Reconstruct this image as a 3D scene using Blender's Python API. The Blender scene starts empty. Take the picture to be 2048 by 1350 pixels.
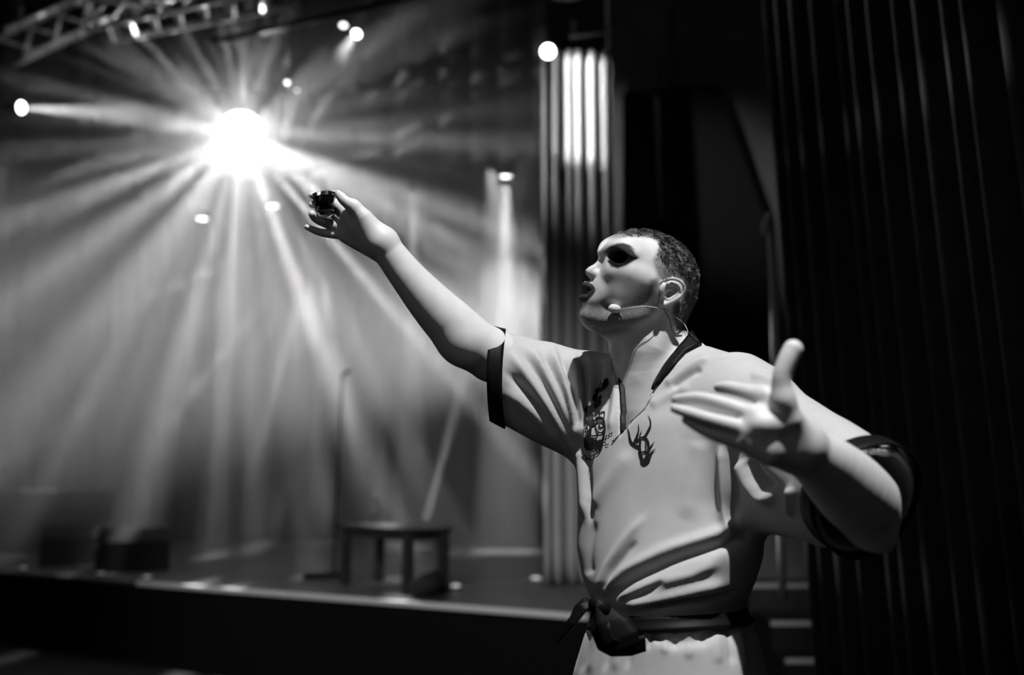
import bpy, bmesh, math, random
import numpy as np
from mathutils import Vector, Matrix
from mathutils.bvhtree import BVHTree
from mathutils.geometry import delaunay_2d_cdt

random.seed(7)
rng = np.random.default_rng(11)
SC = bpy.context.scene
COL = SC.collection

# ---------------------------------------------------------------- camera
FPX = 2000.0
CAM = np.array((0.0, 0.0, 1.27))
PITCH = math.radians(8.11)
RGT = np.array((1.0, 0.0, 0.0))
FWD = np.array((0.0, math.cos(PITCH), math.sin(PITCH)))
UPV = np.array((0.0, -math.sin(PITCH), math.cos(PITCH)))
cd = bpy.data.cameras.new('camera')
cam = bpy.data.objects.new('camera', cd)
COL.objects.link(cam)
cd.sensor_width = 36.0
cd.lens = 36.0 * FPX / 2048.0
cd.clip_start = 0.05
cam.location = CAM
cam.rotation_euler = (math.pi / 2 + PITCH, 0, 0)
cd.dof.use_dof = True
cd.dof.focus_distance = 1.9
cd.dof.aperture_fstop = 1.7
SC.camera = cam

# ---------------------------------------------------------------- view, world
SC.view_settings.view_transform = 'Standard'
SC.view_settings.look = 'None'
SC.view_settings.gamma = 1.0
SC.view_settings.use_curve_mapping = False
SC.view_settings.exposure = 0.0
SC.cycles.use_denoising = True
SC.cycles.denoiser = 'OPENIMAGEDENOISE'
SC.cycles.volume_bounces = 0
SC.cycles.max_bounces = 6
SC.cycles.diffuse_bounces = 3
SC.cycles.transparent_max_bounces = 12
SC.cycles.sample_clamp_indirect = 4.0
SC.cycles.caustics_reflective = False
SC.cycles.caustics_refractive = False
world = bpy.data.worlds.new('world')
SC.world = world
world.use_nodes = True
world.node_tree.nodes['Background'].inputs['Color'].default_value = (0.5, 0.5, 0.5, 1)
world.node_tree.nodes['Background'].inputs['Strength'].default_value = 0.09


def aim(o, target):
    d = Vector(target) - o.location
    o.rotation_euler = d.to_track_quat('-Z', 'Y').to_euler()


def spot(name, loc, target, power, angle, blend=0.2, radius=0.04, parent=None):
    ld = bpy.data.lights.new(name, 'SPOT')
    ld.energy = power
    ld.spot_size = math.radians(angle)
    ld.spot_blend = blend
    ld.shadow_soft_size = radius
    o = bpy.data.objects.new(name, ld)
    COL.objects.link(o)
    o.location = loc
    aim(o, target)
    return o


# key follow spot high over the audience, on the performer; plus a weak added fill from front left
KEY = spot('key_light', (0.60, 0.05, 5.2), (0.25, 1.9, 1.35), 1120, 30, 0.5, 0.05)
FILL = spot('fill_light', (-3.2, -1.2, 3.4), (0.3, 2.0, 1.4), 26, 36, 0.8, 0.4)


EDGE = spot('edge_fill', (-2.5, -1.5, 5.6), (-0.6, 6.6, 0.5), 1250, 32, 0.8, 0.2)  # added unseen lamp that brightens the metal edge of the stage
LEGW = spot('curtain_fill', (-4.6, 5.0, 5.2), (0.5, 7.4, 3.8), 1000, 15, 1.0, 0.1)  # added unseen lamp that lifts the lower part of the pale curtain
DRAPE = spot('drape_fill', (0.3, 6.8, 5.5), (1.5, 3.3, 3.6), 420, 38, 1.0, 0.1)  # added unseen lamp that picks out folds of the dark curtain


# ---------------------------------------------------------------- pixel rays to points at a chosen distance
def P(px, py, d):
    return CAM + RGT * ((px - 1024) / FPX * d) + UPV * ((675 - py) / FPX * d) + FWD * d


def G(px, py, z):                                   # the point of a level plane
    r = RGT * ((px - 1024) / FPX) + UPV * ((675 - py) / FPX) + FWD
    return CAM + r * ((z - CAM[2]) / r[2])


def PY(px, py, y):                                  # the point of an upright plane facing the hall
    r = RGT * ((px - 1024) / FPX) + UPV * ((675 - py) / FPX) + FWD
    return CAM + r * (y / r[1])


def pix(p):                                         # world points to frame coordinates
    q = np.asarray(p, float) - CAM
    d = q @ FWD
    return 1024 + FPX * (q @ RGT) / d, 675 - FPX * (q @ UPV) / d, d


# ---------------------------------------------------------------- materials
MATS = {}


def mat(name, v, rough=0.6, metal=0.0, spec=0.5, noise=0.0, nscale=40.0, bump=0.0, bscale=200.0, sheen=0.0, attr=None):
    if name in MATS:
        return MATS[name]
    m = bpy.data.materials.new(name)
    m.use_nodes = True
    nt = m.node_tree
    b = nt.nodes['Principled BSDF']
    b.inputs['Base Color'].default_value = (v, v, v, 1)
    b.inputs['Roughness'].default_value = rough
    b.inputs['Metallic'].default_value = metal
    b.inputs['Specular IOR Level'].default_value = spec
    if sheen:
        b.inputs['Sheen Weight'].default_value = sheen
    tc = nt.nodes.new('ShaderNodeTexCoord')
    if attr:
        a = nt.nodes.new('ShaderNodeAttribute')
        a.attribute_name = attr
        nt.links.new(a.outputs['Color'], b.inputs['Base Color'])
        mr = nt.nodes.new('ShaderNodeMapRange')
        mr.inputs['From Min'].default_value = 0.01
        mr.inputs['From Max'].default_value = 0.2
        mr.inputs['To Min'].default_value = 0.05
        mr.inputs['To Max'].default_value = spec
        nt.links.new(a.outputs['Fac'], mr.inputs['Value'])
        nt.links.new(mr.outputs['Result'], b.inputs['Specular IOR Level'])
    elif noise:
        n = nt.nodes.new('ShaderNodeTexNoise')
        n.inputs['Scale'].default_value = nscale
        n.inputs['Detail'].default_value = 4
        r = nt.nodes.new('ShaderNodeMapRange')
        r.inputs['From Min'].default_value = 0.3
        r.inputs['From Max'].default_value = 0.7
        r.inputs['To Min'].default_value = v * (1 - noise)
        r.inputs['To Max'].default_value = v * (1 + noise)
        nt.links.new(tc.outputs['Object'], n.inputs['Vector'])
        nt.links.new(n.outputs['Fac'], r.inputs['Value'])
        nt.links.new(r.outputs['Result'], b.inputs['Base Color'])
    if bump:
        n2 = nt.nodes.new('ShaderNodeTexNoise')
        n2.inputs['Scale'].default_value = bscale
        n2.inputs['Detail'].default_value = 3
        bp = nt.nodes.new('ShaderNodeBump')
        bp.inputs['Strength'].default_value = bump
        bp.inputs['Distance'].default_value = 0.002
        nt.links.new(tc.outputs['Object'], n2.inputs['Vector'])
        nt.links.new(n2.outputs['Fac'], bp.inputs['Height'])
        nt.links.new(bp.outputs['Normal'], b.inputs['Normal'])
    MATS[name] = m
    return m


def glow(name, strength, v=1.0):
    if name in MATS:
        return MATS[name]
    m = bpy.data.materials.new(name)
    m.use_nodes = True
    b = m.node_tree.nodes['Principled BSDF']
    b.inputs['Base Color'].default_value = (v, v, v, 1)
    b.inputs['Emission Color'].default_value = (1, 1, 1, 1)
    b.inputs['Emission Strength'].default_value = strength
    MATS[name] = m
    return m


def glass(name, v=1.0, rough=0.0, ior=1.45):
    if name in MATS:
        return MATS[name]
    m = bpy.data.materials.new(name)
    m.use_nodes = True
    b = m.node_tree.nodes['Principled BSDF']
    b.inputs['Base Color'].default_value = (v, v, v, 1)
    b.inputs['Roughness'].default_value = rough
    b.inputs['IOR'].default_value = ior
    b.inputs['Transmission Weight'].default_value = 1.0
    MATS[name] = m
    return m


# ---------------------------------------------------------------- object helpers
def link(o, parent=None):
    COL.objects.link(o)
    if parent is not None:
        o.parent = parent
        o.matrix_parent_inverse = parent.matrix_world.inverted() if parent.type != 'EMPTY' else Matrix.Translation(-parent.location)
    return o


def tag(o, label=None, cat=None, group=None, kind=None):
    if label: o['label'] = label
    if cat: o['category'] = cat
    if group: o['group'] = group
    if kind: o['kind'] = kind
    return o


def empty(name, loc, label, cat, group=None):
    o = bpy.data.objects.new(name, None)
    o.location = Vector(loc)
    o.empty_display_size = 0.1
    COL.objects.link(o)
    return tag(o, label, cat, group)


def mesh_obj(name, verts, faces, m, parent=None, smooth=False):
    me = bpy.data.meshes.new(name)
    me.from_pydata([tuple(map(float, v)) for v in verts], [], [tuple(map(int, f)) for f in faces])
    me.update()
    if smooth:
        me.polygons.foreach_set('use_smooth', [True] * len(me.polygons))
    me.materials.append(m)
    return link(bpy.data.objects.new(name, me), parent)


class MB:
    """collects simple solids (world coordinates) for one mesh"""
    def __init__(s):
        s.v, s.f = [], []

    def add(s, v, f):
        n = len(s.v)
        s.v += [tuple(map(float, p)) for p in v]
        s.f += [tuple(i + n for i in q) for q in f]
        return s

    def box(s, c, size, ax=None):
        ax = np.eye(3) if ax is None else np.asarray(ax)
        c = np.asarray(c, float)
        h = np.asarray(size, float) / 2
        v = [c + ax[0] * h[0] * x + ax[1] * h[1] * y + ax[2] * h[2] * z for x in (-1, 1) for y in (-1, 1) for z in (-1, 1)]
        return s.add(v, [(0, 1, 3, 2), (4, 6, 7, 5), (0, 4, 5, 1), (2, 3, 7, 6), (0, 2, 6, 4), (1, 5, 7, 3)])

    def tube(s, pts, r, n=10, cap=True):
        pts = [np.asarray(p, float) for p in pts]
        rs = r if hasattr(r, '__len__') else [r] * len(pts)
        rings, prev = [], None
        for i, p in enumerate(pts):
            t = pts[min(i + 1, len(pts) - 1)] - pts[max(i - 1, 0)]
            t = t / (np.linalg.norm(t) + 1e-12)
            if prev is None:
                a = np.array((0, 0, 1.0)) if abs(t[2]) < 0.9 else np.array((1.0, 0, 0))
                u = np.cross(t, a)
            else:
                u = prev - t * (prev @ t)
            u /= np.linalg.norm(u) + 1e-12
            prev = u
            w = np.cross(t, u)
            rings.append([p + rs[i] * (math.cos(q) * u + math.sin(q) * w) for q in np.arange(n) * 2 * math.pi / n])
        v = [x for rg in rings for x in rg]
        f = []
        for i in range(len(pts) - 1):
            for k in range(n):
                f.append((i * n + k, i * n + (k + 1) % n, (i + 1) * n + (k + 1) % n, (i + 1) * n + k))
        if cap:
            f.append(tuple(range(n))[::-1])
            f.append(tuple((len(pts) - 1) * n + k for k in range(n)))
        return s.add(v, f)

    def lathe(s, c, axis, prof, n=20):
        """prof: (distance along axis, radius)"""
        c = np.asarray(c, float)
        t = np.asarray(axis, float)
        t = t / np.linalg.norm(t)
        a = np.array((0, 0, 1.0)) if abs(t[2]) < 0.9 else np.array((1.0, 0, 0))
        u = np.cross(t, a)
        u /= np.linalg.norm(u)
        w = np.cross(t, u)
        v = [c + t * h + max(r, 1e-4) * (math.cos(q) * u + math.sin(q) * w) for h, r in prof for q in np.arange(n) * 2 * math.pi / n]
        f = []
        for i in range(len(prof) - 1):
            for k in range(n):
                f.append((i * n + k, i * n + (k + 1) % n, (i + 1) * n + (k + 1) % n, (i + 1) * n + k))
        f.append(tuple(range(n))[::-1])
        f.append(tuple((len(prof) - 1) * n + k for k in range(n)))
        return s.add(v, f)

    def build(s, name, m, parent=None, smooth=False, bevel=0.0):
        o = mesh_obj(name, s.v, s.f, m, parent, smooth)
        if bevel:
            b = o.modifiers.new('bevel', 'BEVEL')
            b.width = bevel
            b.segments = 2
            b.limit_method = 'ANGLE'
        return o


# ---------------------------------------------------------------- implicit surfaces for the figure
def vec(p):
    return np.asarray(p, np.float32)


def s_chain(pts, rs):
    if len(pts) >= 4:                               # round the line and its taper
        q = np.concatenate([np.asarray(pts, float), np.asarray(rs, float)[:, None]], 1)
        o = []
        for i in range(len(q) - 1):
            p0, p1, p2, p3 = q[max(i - 1, 0)], q[i], q[i + 1], q[min(i + 2, len(q) - 1)]
            for u in (0, 1 / 3, 2 / 3):
                o.append(0.5 * (2 * p1 + (p2 - p0) * u + (2 * p0 - 5 * p1 + 4 * p2 - p3) * u * u + (3 * p1 - p0 - 3 * p2 + p3) * u ** 3))
        o = np.array(o + [q[-1]])
        pts, rs = o[:, :3], o[:, 3]
    pts = [vec(p) for p in pts]

    def f(x):
        best, rad = None, None
        for a, b, ra, rb in zip(pts[:-1], pts[1:], rs[:-1], rs[1:]):
            ab = b - a
            pa = x - a
            t = np.clip((pa @ ab) / float(ab @ ab + 1e-12), 0, 1)
            q = pa - t[:, None] * ab
            e = np.sqrt(np.einsum('ij,ij->i', q, q))
            r = ra + t * (rb - ra)
            if best is None:
                best, rad = e, r
            else:
                m = e < best
                best = np.where(m, e, best)
                rad = np.where(m, r, rad)
        return (best - rad).astype(np.float32)
    return f


def s_ell(c, r, ax=None):
    c = vec(c)
    r = vec(r)
    ax = np.eye(3, dtype=np.float32) if ax is None else vec(ax)

    def f(x):
        q = (x - c) @ ax.T
        a = np.sqrt(np.einsum('ij,ij->i', q / r, q / r)) + 1e-9
        b = np.sqrt(np.einsum('ij,ij->i', q / (r * r), q / (r * r))) + 1e-9
        return a * (a - 1) / b
    return f


def poly_sd(x, y, poly):
    """signed distance in 2D, negative inside"""
    poly = np.asarray(poly, np.float32)
    d = np.full(x.shape, 1e9, np.float32)
    ins = np.zeros(x.shape, bool)
    for (ax, ay), (bx, by) in zip(poly, np.roll(poly, -1, 0)):
        ex, ey = bx - ax, by - ay
        wx, wy = x - ax, y - ay
        t = np.clip((wx * ex + wy * ey) / (ex * ex + ey * ey + 1e-12), 0, 1)
        d = np.minimum(d, (wx - ex * t) ** 2 + (wy - ey * t) ** 2)
        c = (ay > y) != (by > y)
        with np.errstate(divide='ignore', invalid='ignore'):
            ins ^= c & (x < (bx - ax) * (y - ay) / (by - ay + 1e-12) + ax)
    d = np.sqrt(d)
    return np.where(ins, -d, d)


def smin(a, b, k):
    if k <= 0:
        return np.minimum(a, b)
    h = np.maximum(k - np.abs(a - b), 0) / k
    return np.minimum(a, b) - h * h * k * 0.25


def smax(a, b, k):
    return -smin(-a, -b, k)


def mesh_sdf(ops, lo, hi, h, B=16, slack=1.9):
    """ops: list of (mode '+' or '-', function, blend). Sparse surface nets over blocks near the surface."""
    lo = np.asarray(lo, float)
    nb = np.ceil((np.asarray(hi, float) - lo) / (B * h)).astype(int)
    N = nb * B + 2
    idx = np.stack(np.meshgrid(*[np.arange(n) for n in nb], indexing='ij'), -1).reshape(-1, 3)
    cen = (lo + (idx + 0.5) * B * h).astype(np.float32)
    R = B * h * 0.5 * 1.7320508 * slack
    D = np.stack([f(cen) for _, f, _ in ops], 1)
    ks = np.array([k for _, _, k in ops])
    plus = np.array([m == '+' for m, _, _ in ops])
    near = D < (R + ks)[None, :] * 1.0 + 0.014
    keep = (near & plus[None, :]).any(1)
    g = np.arange(B + 1)
    lat = np.stack(np.meshgrid(g, g, g, indexing='ij'), -1).reshape(-1, 3)
    ids_all, pos_all, quads_all = [], [], []
    E = [((0, 0, 0), (1, 0, 0)), ((0, 1, 0), (1, 1, 0)), ((0, 0, 1), (1, 0, 1)), ((0, 1, 1), (1, 1, 1)),
         ((0, 0, 0), (0, 1, 0)), ((1, 0, 0), (1, 1, 0)), ((0, 0, 1), (0, 1, 1)), ((1, 0, 1), (1, 1, 1)),
         ((0, 0, 0), (0, 0, 1)), ((1, 0, 0), (1, 0, 1)), ((0, 1, 0), (0, 1, 1)), ((1, 1, 0), (1, 1, 1))]

    def gid(c):
        return (c[..., 0].astype(np.int64) * N[1] + c[..., 1]) * N[2] + c[..., 2]
    for bi in np.nonzero(keep)[0]:
        base = idx[bi] * B
        x = (lo + (base + lat) * h).astype(np.float32)
        d = None
        for j in np.nonzero(near[bi])[0]:
            m, f, k = ops[j]
            if m == '+':
                e = f(x)
                d = e if d is None else smin(d, e, k)
            elif d is not None:
                d = smax(d, -f(x), k)
        if d is None or d.min() > 0 or d.max() < 0:
            continue
        V = d.reshape(B + 1, B + 1, B + 1)
        S = V < 0
        c8 = [S[i:i + B, j:j + B, k:k + B] for i in (0, 1) for j in (0, 1) for k in (0, 1)]
        cnt = sum(c.astype(np.int8) for c in c8)
        act = np.argwhere((cnt > 0) & (cnt < 8))
        if len(act) == 0:
            continue
        acc = np.zeros((len(act), 3))
        num = np.zeros(len(act))
        for a, b in E:
            ia, ib = act + a, act + b
            va = V[ia[:, 0], ia[:, 1], ia[:, 2]]
            vb = V[ib[:, 0], ib[:, 1], ib[:, 2]]
            m = (va < 0) != (vb < 0)
            t = np.where(m, va / np.where(m, va - vb, 1), 0)
            acc += np.where(m[:, None], np.array(a) + t[:, None] * (np.array(b) - np.array(a)), 0)
            num += m
        pos_all.append(lo + (base + act + acc / num[:, None]) * h)
        ids_all.append(gid(base + act))
        for ax in range(3):
            sl0 = [slice(0, B)] * 3
            sl1 = [slice(0, B)] * 3
            sl1[ax] = slice(1, B + 1)
            a, b = S[tuple(sl0)], S[tuple(sl1)]
            e = np.argwhere(a != b)
            if len(e) == 0:
                continue
            flip = a[e[:, 0], e[:, 1], e[:, 2]]
            u, w = (ax + 1) % 3, (ax + 2) % 3
            cs = []
            for du, dw in ((-1, -1), (0, -1), (0, 0), (-1, 0)):
                c = base + e
                c[:, u] += du
                c[:, w] += dw
                cs.append(gid(c))
            q = np.stack(cs, 1)
            q[~flip] = q[~flip][:, ::-1]
            quads_all.append(q)
    ids = np.concatenate(ids_all)
    pos = np.concatenate(pos_all)
    q = np.concatenate(quads_all)
    o = np.argsort(ids)
    ids, pos = ids[o], pos[o]
    k = np.clip(np.searchsorted(ids, q), 0, len(ids) - 1)
    ok = (ids[k] == q).all(1)
    return pos, k[ok]


def relax(pos, quads, it=2, lam=0.5):
    e = np.concatenate([quads[:, [0, 1]], quads[:, [1, 2]], quads[:, [2, 3]], quads[:, [3, 0]]])
    for i in range(it):
        for s in (lam, -lam * 1.04):
            acc = np.zeros_like(pos)
            n = np.zeros(len(pos))
            for a, b in ((0, 1), (1, 0)):
                for c in range(3):
                    acc[:, c] += np.bincount(e[:, a], pos[e[:, b], c], len(pos))
                n += np.bincount(e[:, a], minlength=len(pos))
            pos = pos + s * (acc / np.maximum(n, 1)[:, None] - pos)
    return pos


def vnormals(pos, quads):
    a, b, c, d = (pos[quads[:, i]] for i in range(4))
    fn = np.cross(c - a, d - b)
    n = np.zeros_like(pos)
    for i in range(4):
        for k in range(3):
            n[:, k] += np.bincount(quads[:, i], fn[:, k], len(pos))
    return n / (np.linalg.norm(n, axis=1, keepdims=True) + 1e-12)


def big_mesh(name, pos, quads, m, parent=None, colors=None, cname='tone'):
    me = bpy.data.meshes.new(name)
    me.vertices.add(len(pos))
    me.vertices.foreach_set('co', np.asarray(pos, np.float32).ravel())
    nf = len(quads)
    me.loops.add(nf * 4)
    me.loops.foreach_set('vertex_index', np.asarray(quads, np.int32).ravel())
    me.polygons.add(nf)
    me.polygons.foreach_set('loop_start', np.arange(0, nf * 4, 4, dtype=np.int32))
    me.polygons.foreach_set('use_smooth', np.ones(nf, bool))
    me.update(calc_edges=True)
    me.validate()
    if colors is not None:
        at = me.color_attributes.new(cname, 'FLOAT_COLOR', 'POINT')
        c = np.ones((len(pos), 4), np.float32)
        c[:, :3] = np.asarray(colors)[:, None]
        at.data.foreach_set('color', c.ravel())
    me.materials.append(m)
    return link(bpy.data.objects.new(name, me), parent)


def vnoise(p, seed=0):
    """cheap smooth value noise, 3D"""
    p = np.asarray(p, float)
    i = np.floor(p).astype(np.int64)
    f = p - i
    f = f * f * (3 - 2 * f)
    out = np.zeros(len(p))
    for dx in (0, 1):
        for dy in (0, 1):
            for dz in (0, 1):
                h = (i[:, 0] + dx) * 374761393 + (i[:, 1] + dy) * 668265263 + (i[:, 2] + dz) * 2147483647 + seed * 144665
                h = (h ^ (h >> 13)) * 1274126177
                h = ((h ^ (h >> 16)) & 0xffff) / 65535.0
                w = (f[:, 0] if dx else 1 - f[:, 0]) * (f[:, 1] if dy else 1 - f[:, 1]) * (f[:, 2] if dz else 1 - f[:, 2])
                out += w * h
    return out


def sstep(a, b, x):
    t = np.clip((x - a) / (b - a), 0, 1)
    return t * t * (3 - 2 * t)

# ================================================================ THE ROOM AND THE STAGE
ZS = 0.54                                           # stage height
m_floor = mat('dark_floor', 0.006, 0.7, spec=0.15, noise=0.3, nscale=3, bump=0.1, bscale=30)
m_stage = mat('stage_boards', 0.06, 0.38, noise=0.35, nscale=5, bump=0.08, bscale=25)
m_dark = mat('black_paint', 0.015, 0.6, noise=0.3, nscale=6)
m_velvet = mat('black_velvet', 0.04, 0.95, spec=0.05, noise=0.25, nscale=9, sheen=0.08)
m_black_cloth = mat('black_cloth', 0.03, 0.95, spec=0.05)
m_metal = mat('dull_metal', 0.8, 0.5, metal=0.1)
m_alu = mat('aluminium', 0.72, 0.4, metal=0.4)
m_case = mat('black_case', 0.02, 0.7, spec=0.2)
m_wood = mat('dark_wood', 0.03, 0.5, noise=0.3, nscale=14)

tag(MB().box((-2, 5, -0.05), (20, 20, 0.1)).build('floor', m_floor), kind='structure')
eA, eB, eC = G(0, 1141, ZS), G(1180, 1228, ZS), G(1490, 1168, ZS)
eA2 = eA + (eA - eB) * 0.9
XR = 3.6
outline = [eA2, eB, eC, np.array((XR, eC[1], ZS)), np.array((XR, 12.9, ZS)), np.array((-11.5, 12.9, ZS)), np.array((-11.5, eA2[1], ZS))]


def prism(name, pts, z0, z1, m, **k):
    n = len(pts)
    v = [(p[0], p[1], z0) for p in pts] + [(p[0], p[1], z1) for p in pts]
    f = [tuple(range(n))[::-1], tuple(range(n, 2 * n))] + [(i, (i + 1) % n, n + (i + 1) % n, n + i) for i in range(n)]
    o = mesh_obj(name, v, f, m)
    return tag(o, **k)


prism('floor_stage', outline, 0.0, ZS, m_stage, kind='structure')


def slab(name, a, b, z0, z1, th, m, **k):            # an upright panel from a to b
    a, b = np.asarray(a, float)[:2], np.asarray(b, float)[:2]
    t = (b - a) / np.linalg.norm(b - a)
    n = np.array((t[1], -t[0])) * th
    return prism(name, [(*(a), 0), (*(b), 0), (*(b + n), 0), (*(a + n), 0)], z0, z1, m, **k)


slab('wall_stage_front', eA2, eB, 0.0, ZS - 0.03, 0.02, mat('skirt_cloth', 0.008, 0.95, spec=0.03), kind='structure')
slab('wall_stage_side', eB, eC, 0.0, ZS - 0.03, 0.02, mat('skirt_cloth', 0.005), kind='structure')
tag(MB().box((-4, 13.0, 3.4), (16, 0.2, 6.8)).build('wall_back', m_dark), kind='structure')
tag(MB().box((-11.6, 5, 3.4), (0.2, 16.2, 6.8)).build('wall_left', m_dark), kind='structure')
tag(MB().box((XR + .1, 5, 3.4), (0.2, 16.2, 6.8)).build('wall_right', m_dark), kind='structure')
tag(MB().box((-4, 5, 6.85), (16, 16.4, 0.1)).build('ceiling', m_dark), kind='structure')
# proscenium wall beside the stage opening
wa, wb = P(1226, 900, 7.75), P(1700, 900, 7.75)
tag(MB().box(((wa[0] + XR) / 2, 7.78, (ZS + 6.8) / 2), (XR - wa[0], 0.16, 6.8 - ZS)).build('wall_proscenium', mat('proscenium_paint', 0.20, 0.7, noise=0.25, nscale=2)), kind='structure')

# metal edge of the stage, in lengths
dirE = (eB - eA) / np.linalg.norm(eB - eA)
nE = np.array((dirE[1], -dirE[0], 0))


def edge_at(px):
    r = RGT * ((px - 1024) / FPX) + FWD
    # point of the edge line seen at this column
    M = np.array([[dirE[0], -r[0]], [dirE[1], -r[1]]])
    for _ in range(4):
        py = 1141 + (px) * (1228 - 1141) / 1180.0
        q = G(px, py, ZS)
    return q


for k, (x0, x1, mm) in enumerate([(-420, 279, mat('worn_metal', 0.10, 0.5, metal=0.4)), (282, 584, m_metal), (587, 825, m_metal), (828, 1182, m_metal)]):
    a, b = edge_at(x0), edge_at(x1)
    L = np.linalg.norm(b - a)
    tag(MB().box((a + b) / 2 + nE * 0.022 + np.array((0, 0, -0.016)), (L, 0.045, 0.032), [dirE, nE, (0, 0, 1)]).build('trim_%d' % (k + 1), mm, bevel=0.006), kind='structure')

# ---- steps up to the stage on the right
st_top = eC[1]
stair = empty('staircase', (2.0, 6.3, 0), 'dark steps with pale nosings behind the performer at right', 'steps')
for k, (zz, yy) in enumerate([(ZS - .18, G(1500, 1243, ZS - .18)[1]), (ZS - .36, G(1500, 1318, ZS - .36)[1])]):
    yb = st_top - 0.03 if k == 0 else yprev - 0.001
    yprev = yy
    s = MB().box((2.33, (yy + yb) / 2, zz / 2), (1.3, yb - yy, zz)).build('step', m_dark, stair)
    MB().box((2.33, yy - 0.006, zz - 0.012), (1.3, 0.02, 0.03)).build('nosing', m_metal, s, bevel=0.004)
tag(MB().box(((eC[0] + XR) / 2, st_top - 0.004, ZS - 0.012), (XR - eC[0], 0.02, 0.03)).build('trim_5', m_metal, bevel=0.004), kind='structure')


# ---- drapes
def drape(name, path, z0, z1, amp, wave, m, seed=0, shear=0.0, nv=24, thick=0.006, scallop=None):
    r = np.random.default_rng(seed)
    path = np.asarray(path, float)
    s = np.concatenate([[0], np.cumsum(np.linalg.norm(np.diff(path, axis=0), axis=1))])
    L = s[-1]
    nu = max(60, int(L / wave * 14))
    u = np.linspace(0, L, nu)
    px_, py_ = np.interp(u, s, path[:, 0]), np.interp(u, s, path[:, 1])
    tx, ty = np.gradient(px_), np.gradient(py_)
    tn = np.hypot(tx, ty)
    tx, ty = tx / tn, ty / tn
    # uneven folds
    nk = int(L / wave) + 3
    wts = r.uniform(0.55, 1.45, nk)
    ph = np.interp(u, np.concatenate([[0], np.cumsum(wts)]) / wts.sum() * L * 1.0001, np.arange(nk + 1)) * 2 * math.pi
    am = np.interp(u, np.linspace(0, L, nk), r.uniform(0.6, 1.25, nk))
    am2 = np.interp(u, np.linspace(0, L, nk), r.uniform(0.0, 0.35, nk))
    v = []
    for j in range(nv + 1):
        k = j / nv
        z = z1 + (z0 - z1) * k
        f = 0.55 + 0.45 * min(1, k * 2.5)
        off = amp * f * am * (np.sin(ph + 0.25 * math.sin(3 * k)) + am2 * np.sin(2 * ph + 1.1 + k))
        sh = shear * k
        zz = np.full(nu, z)
        if scallop is not None and j >= nv - 6:
            zz = zz + scallop(u) * (1 - (nv - j) / 6.0)
        v.append(np.stack([px_ + tx * sh + ty * off, py_ + ty * sh - tx * off, zz], 1))
    v = np.concatenate(v)
    f = [(j * nu + i, j * nu + i + 1, (j + 1) * nu + i + 1, (j + 1) * nu + i) for j in range(nv) for i in range(nu - 1)]
    o = mesh_obj(name, v, f, m, None, True)
    if thick:
        sd = o.modifiers.new('thick', 'SOLIDIFY')
        sd.thickness = thick
    return o


tag(drape('stage_curtain', [(1.20, 4.55), (1.36, 3.6), (1.50, 2.75), (1.62, 1.9), (1.70, 1.0)], 0.02, 5.6, 0.062, 0.17, m_velvet, 3, 0.42, 30),
    'dark heavy curtain in deep folds filling the right side', 'curtain')
m_leg = mat('pale_drape', 0.55, 0.85, spec=0.2, sheen=0.2, noise=0.05, nscale=8)
lx0, lx1 = P(1088, 900, 7.35)[0], P(1234, 900, 7.35)[0]
leg = empty('leg_curtain', ((lx0 + lx1) / 2, 7.35, ZS), 'pale pleated curtain beside the stage opening, top lit by a spot', 'curtain')
lc = drape('cloth', [(lx0, 7.35), (lx1, 7.38)], ZS + 0.01, 4.56, 0.080, 0.15, m_leg, 8, 0.0, 20)
lc.parent = leg
lc.matrix_parent_inverse = Matrix.Translation(-leg.location)
MB().tube([P(1140, 74, 7.3), P(1240, 60, 7.3)], 0.014, 8).build('track', m_alu, leg, True)
MB().box(P(1147, 58, 7.3), (0.035, 0.03, 0.12)).build('bracket', m_alu, leg)
m_back = mat('grey_backdrop', 0.06, 0.9, spec=0.1, noise=0.1, nscale=4)
tag(drape('backdrop_curtain', [(-9.5, 12.3), (0.9, 12.3)], ZS + 0.01, 5.6, 0.07, 0.32, m_back, 5, 0.0, 12), 'grey pleated backdrop across the back of the hazy stage', 'curtain')
zb = P(700, 322, 9.9)[2]
tag(drape('border_drape', [(-9.5, 9.9), (P(1092, 300, 9.9)[0], 9.9)], zb, 6.7, 0.06, 0.45, m_black_cloth, 6, 0.0, 12, 0.006,
          lambda u: 0.10 * np.sin(u * 1.7) + 0.05 * np.sin(u * 4.1) + 0.55 * np.clip((u - 9.35) / 0.5, 0, 1) ** 2), 'black border drape hanging over the back of the stage', 'curtain')
# flat dark panel with a slanted edge on the proscenium wall
mp = [PY(1246, 186, 7.66), PY(1436, 165, 7.66), PY(1528, 430, 7.66), PY(1545, 760, 7.66), PY(1250, 760, 7.66)]
tag(mesh_obj('dark_panel', [p + np.array((0, t, 0)) for t in (0, 0.035) for p in mp], [(0, 1, 2, 3, 4), (9, 8, 7, 6, 5)] + [(i, i + 5, (i + 1) % 5 + 5, (i + 1) % 5) for i in range(5)], m_black_cloth),
    'dark panel with slanted edge on the wall behind his head', 'cloth')
for x, y0, y1, lab in [(1316, 118, 176, 'short'), (1342, 20, 180, 'long')]:
    tag(MB().tube([PY(x, y0, 7.685), PY(x, y1, 7.685)], 0.014, 8).build('hanging_pipe', mat('grey_pipe', 0.10, 0.5), None, True),
        '%s thin grey pipe hanging on the dark wall above his head' % lab, 'pipe')
rope = empty('rope', P(1532, 440, 4.7), 'pale knotted rope hanging at the edge of the dark curtain', 'rope')
m_rope = mat('rope', 0.8, 0.8, noise=0.2, nscale=60)
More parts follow.
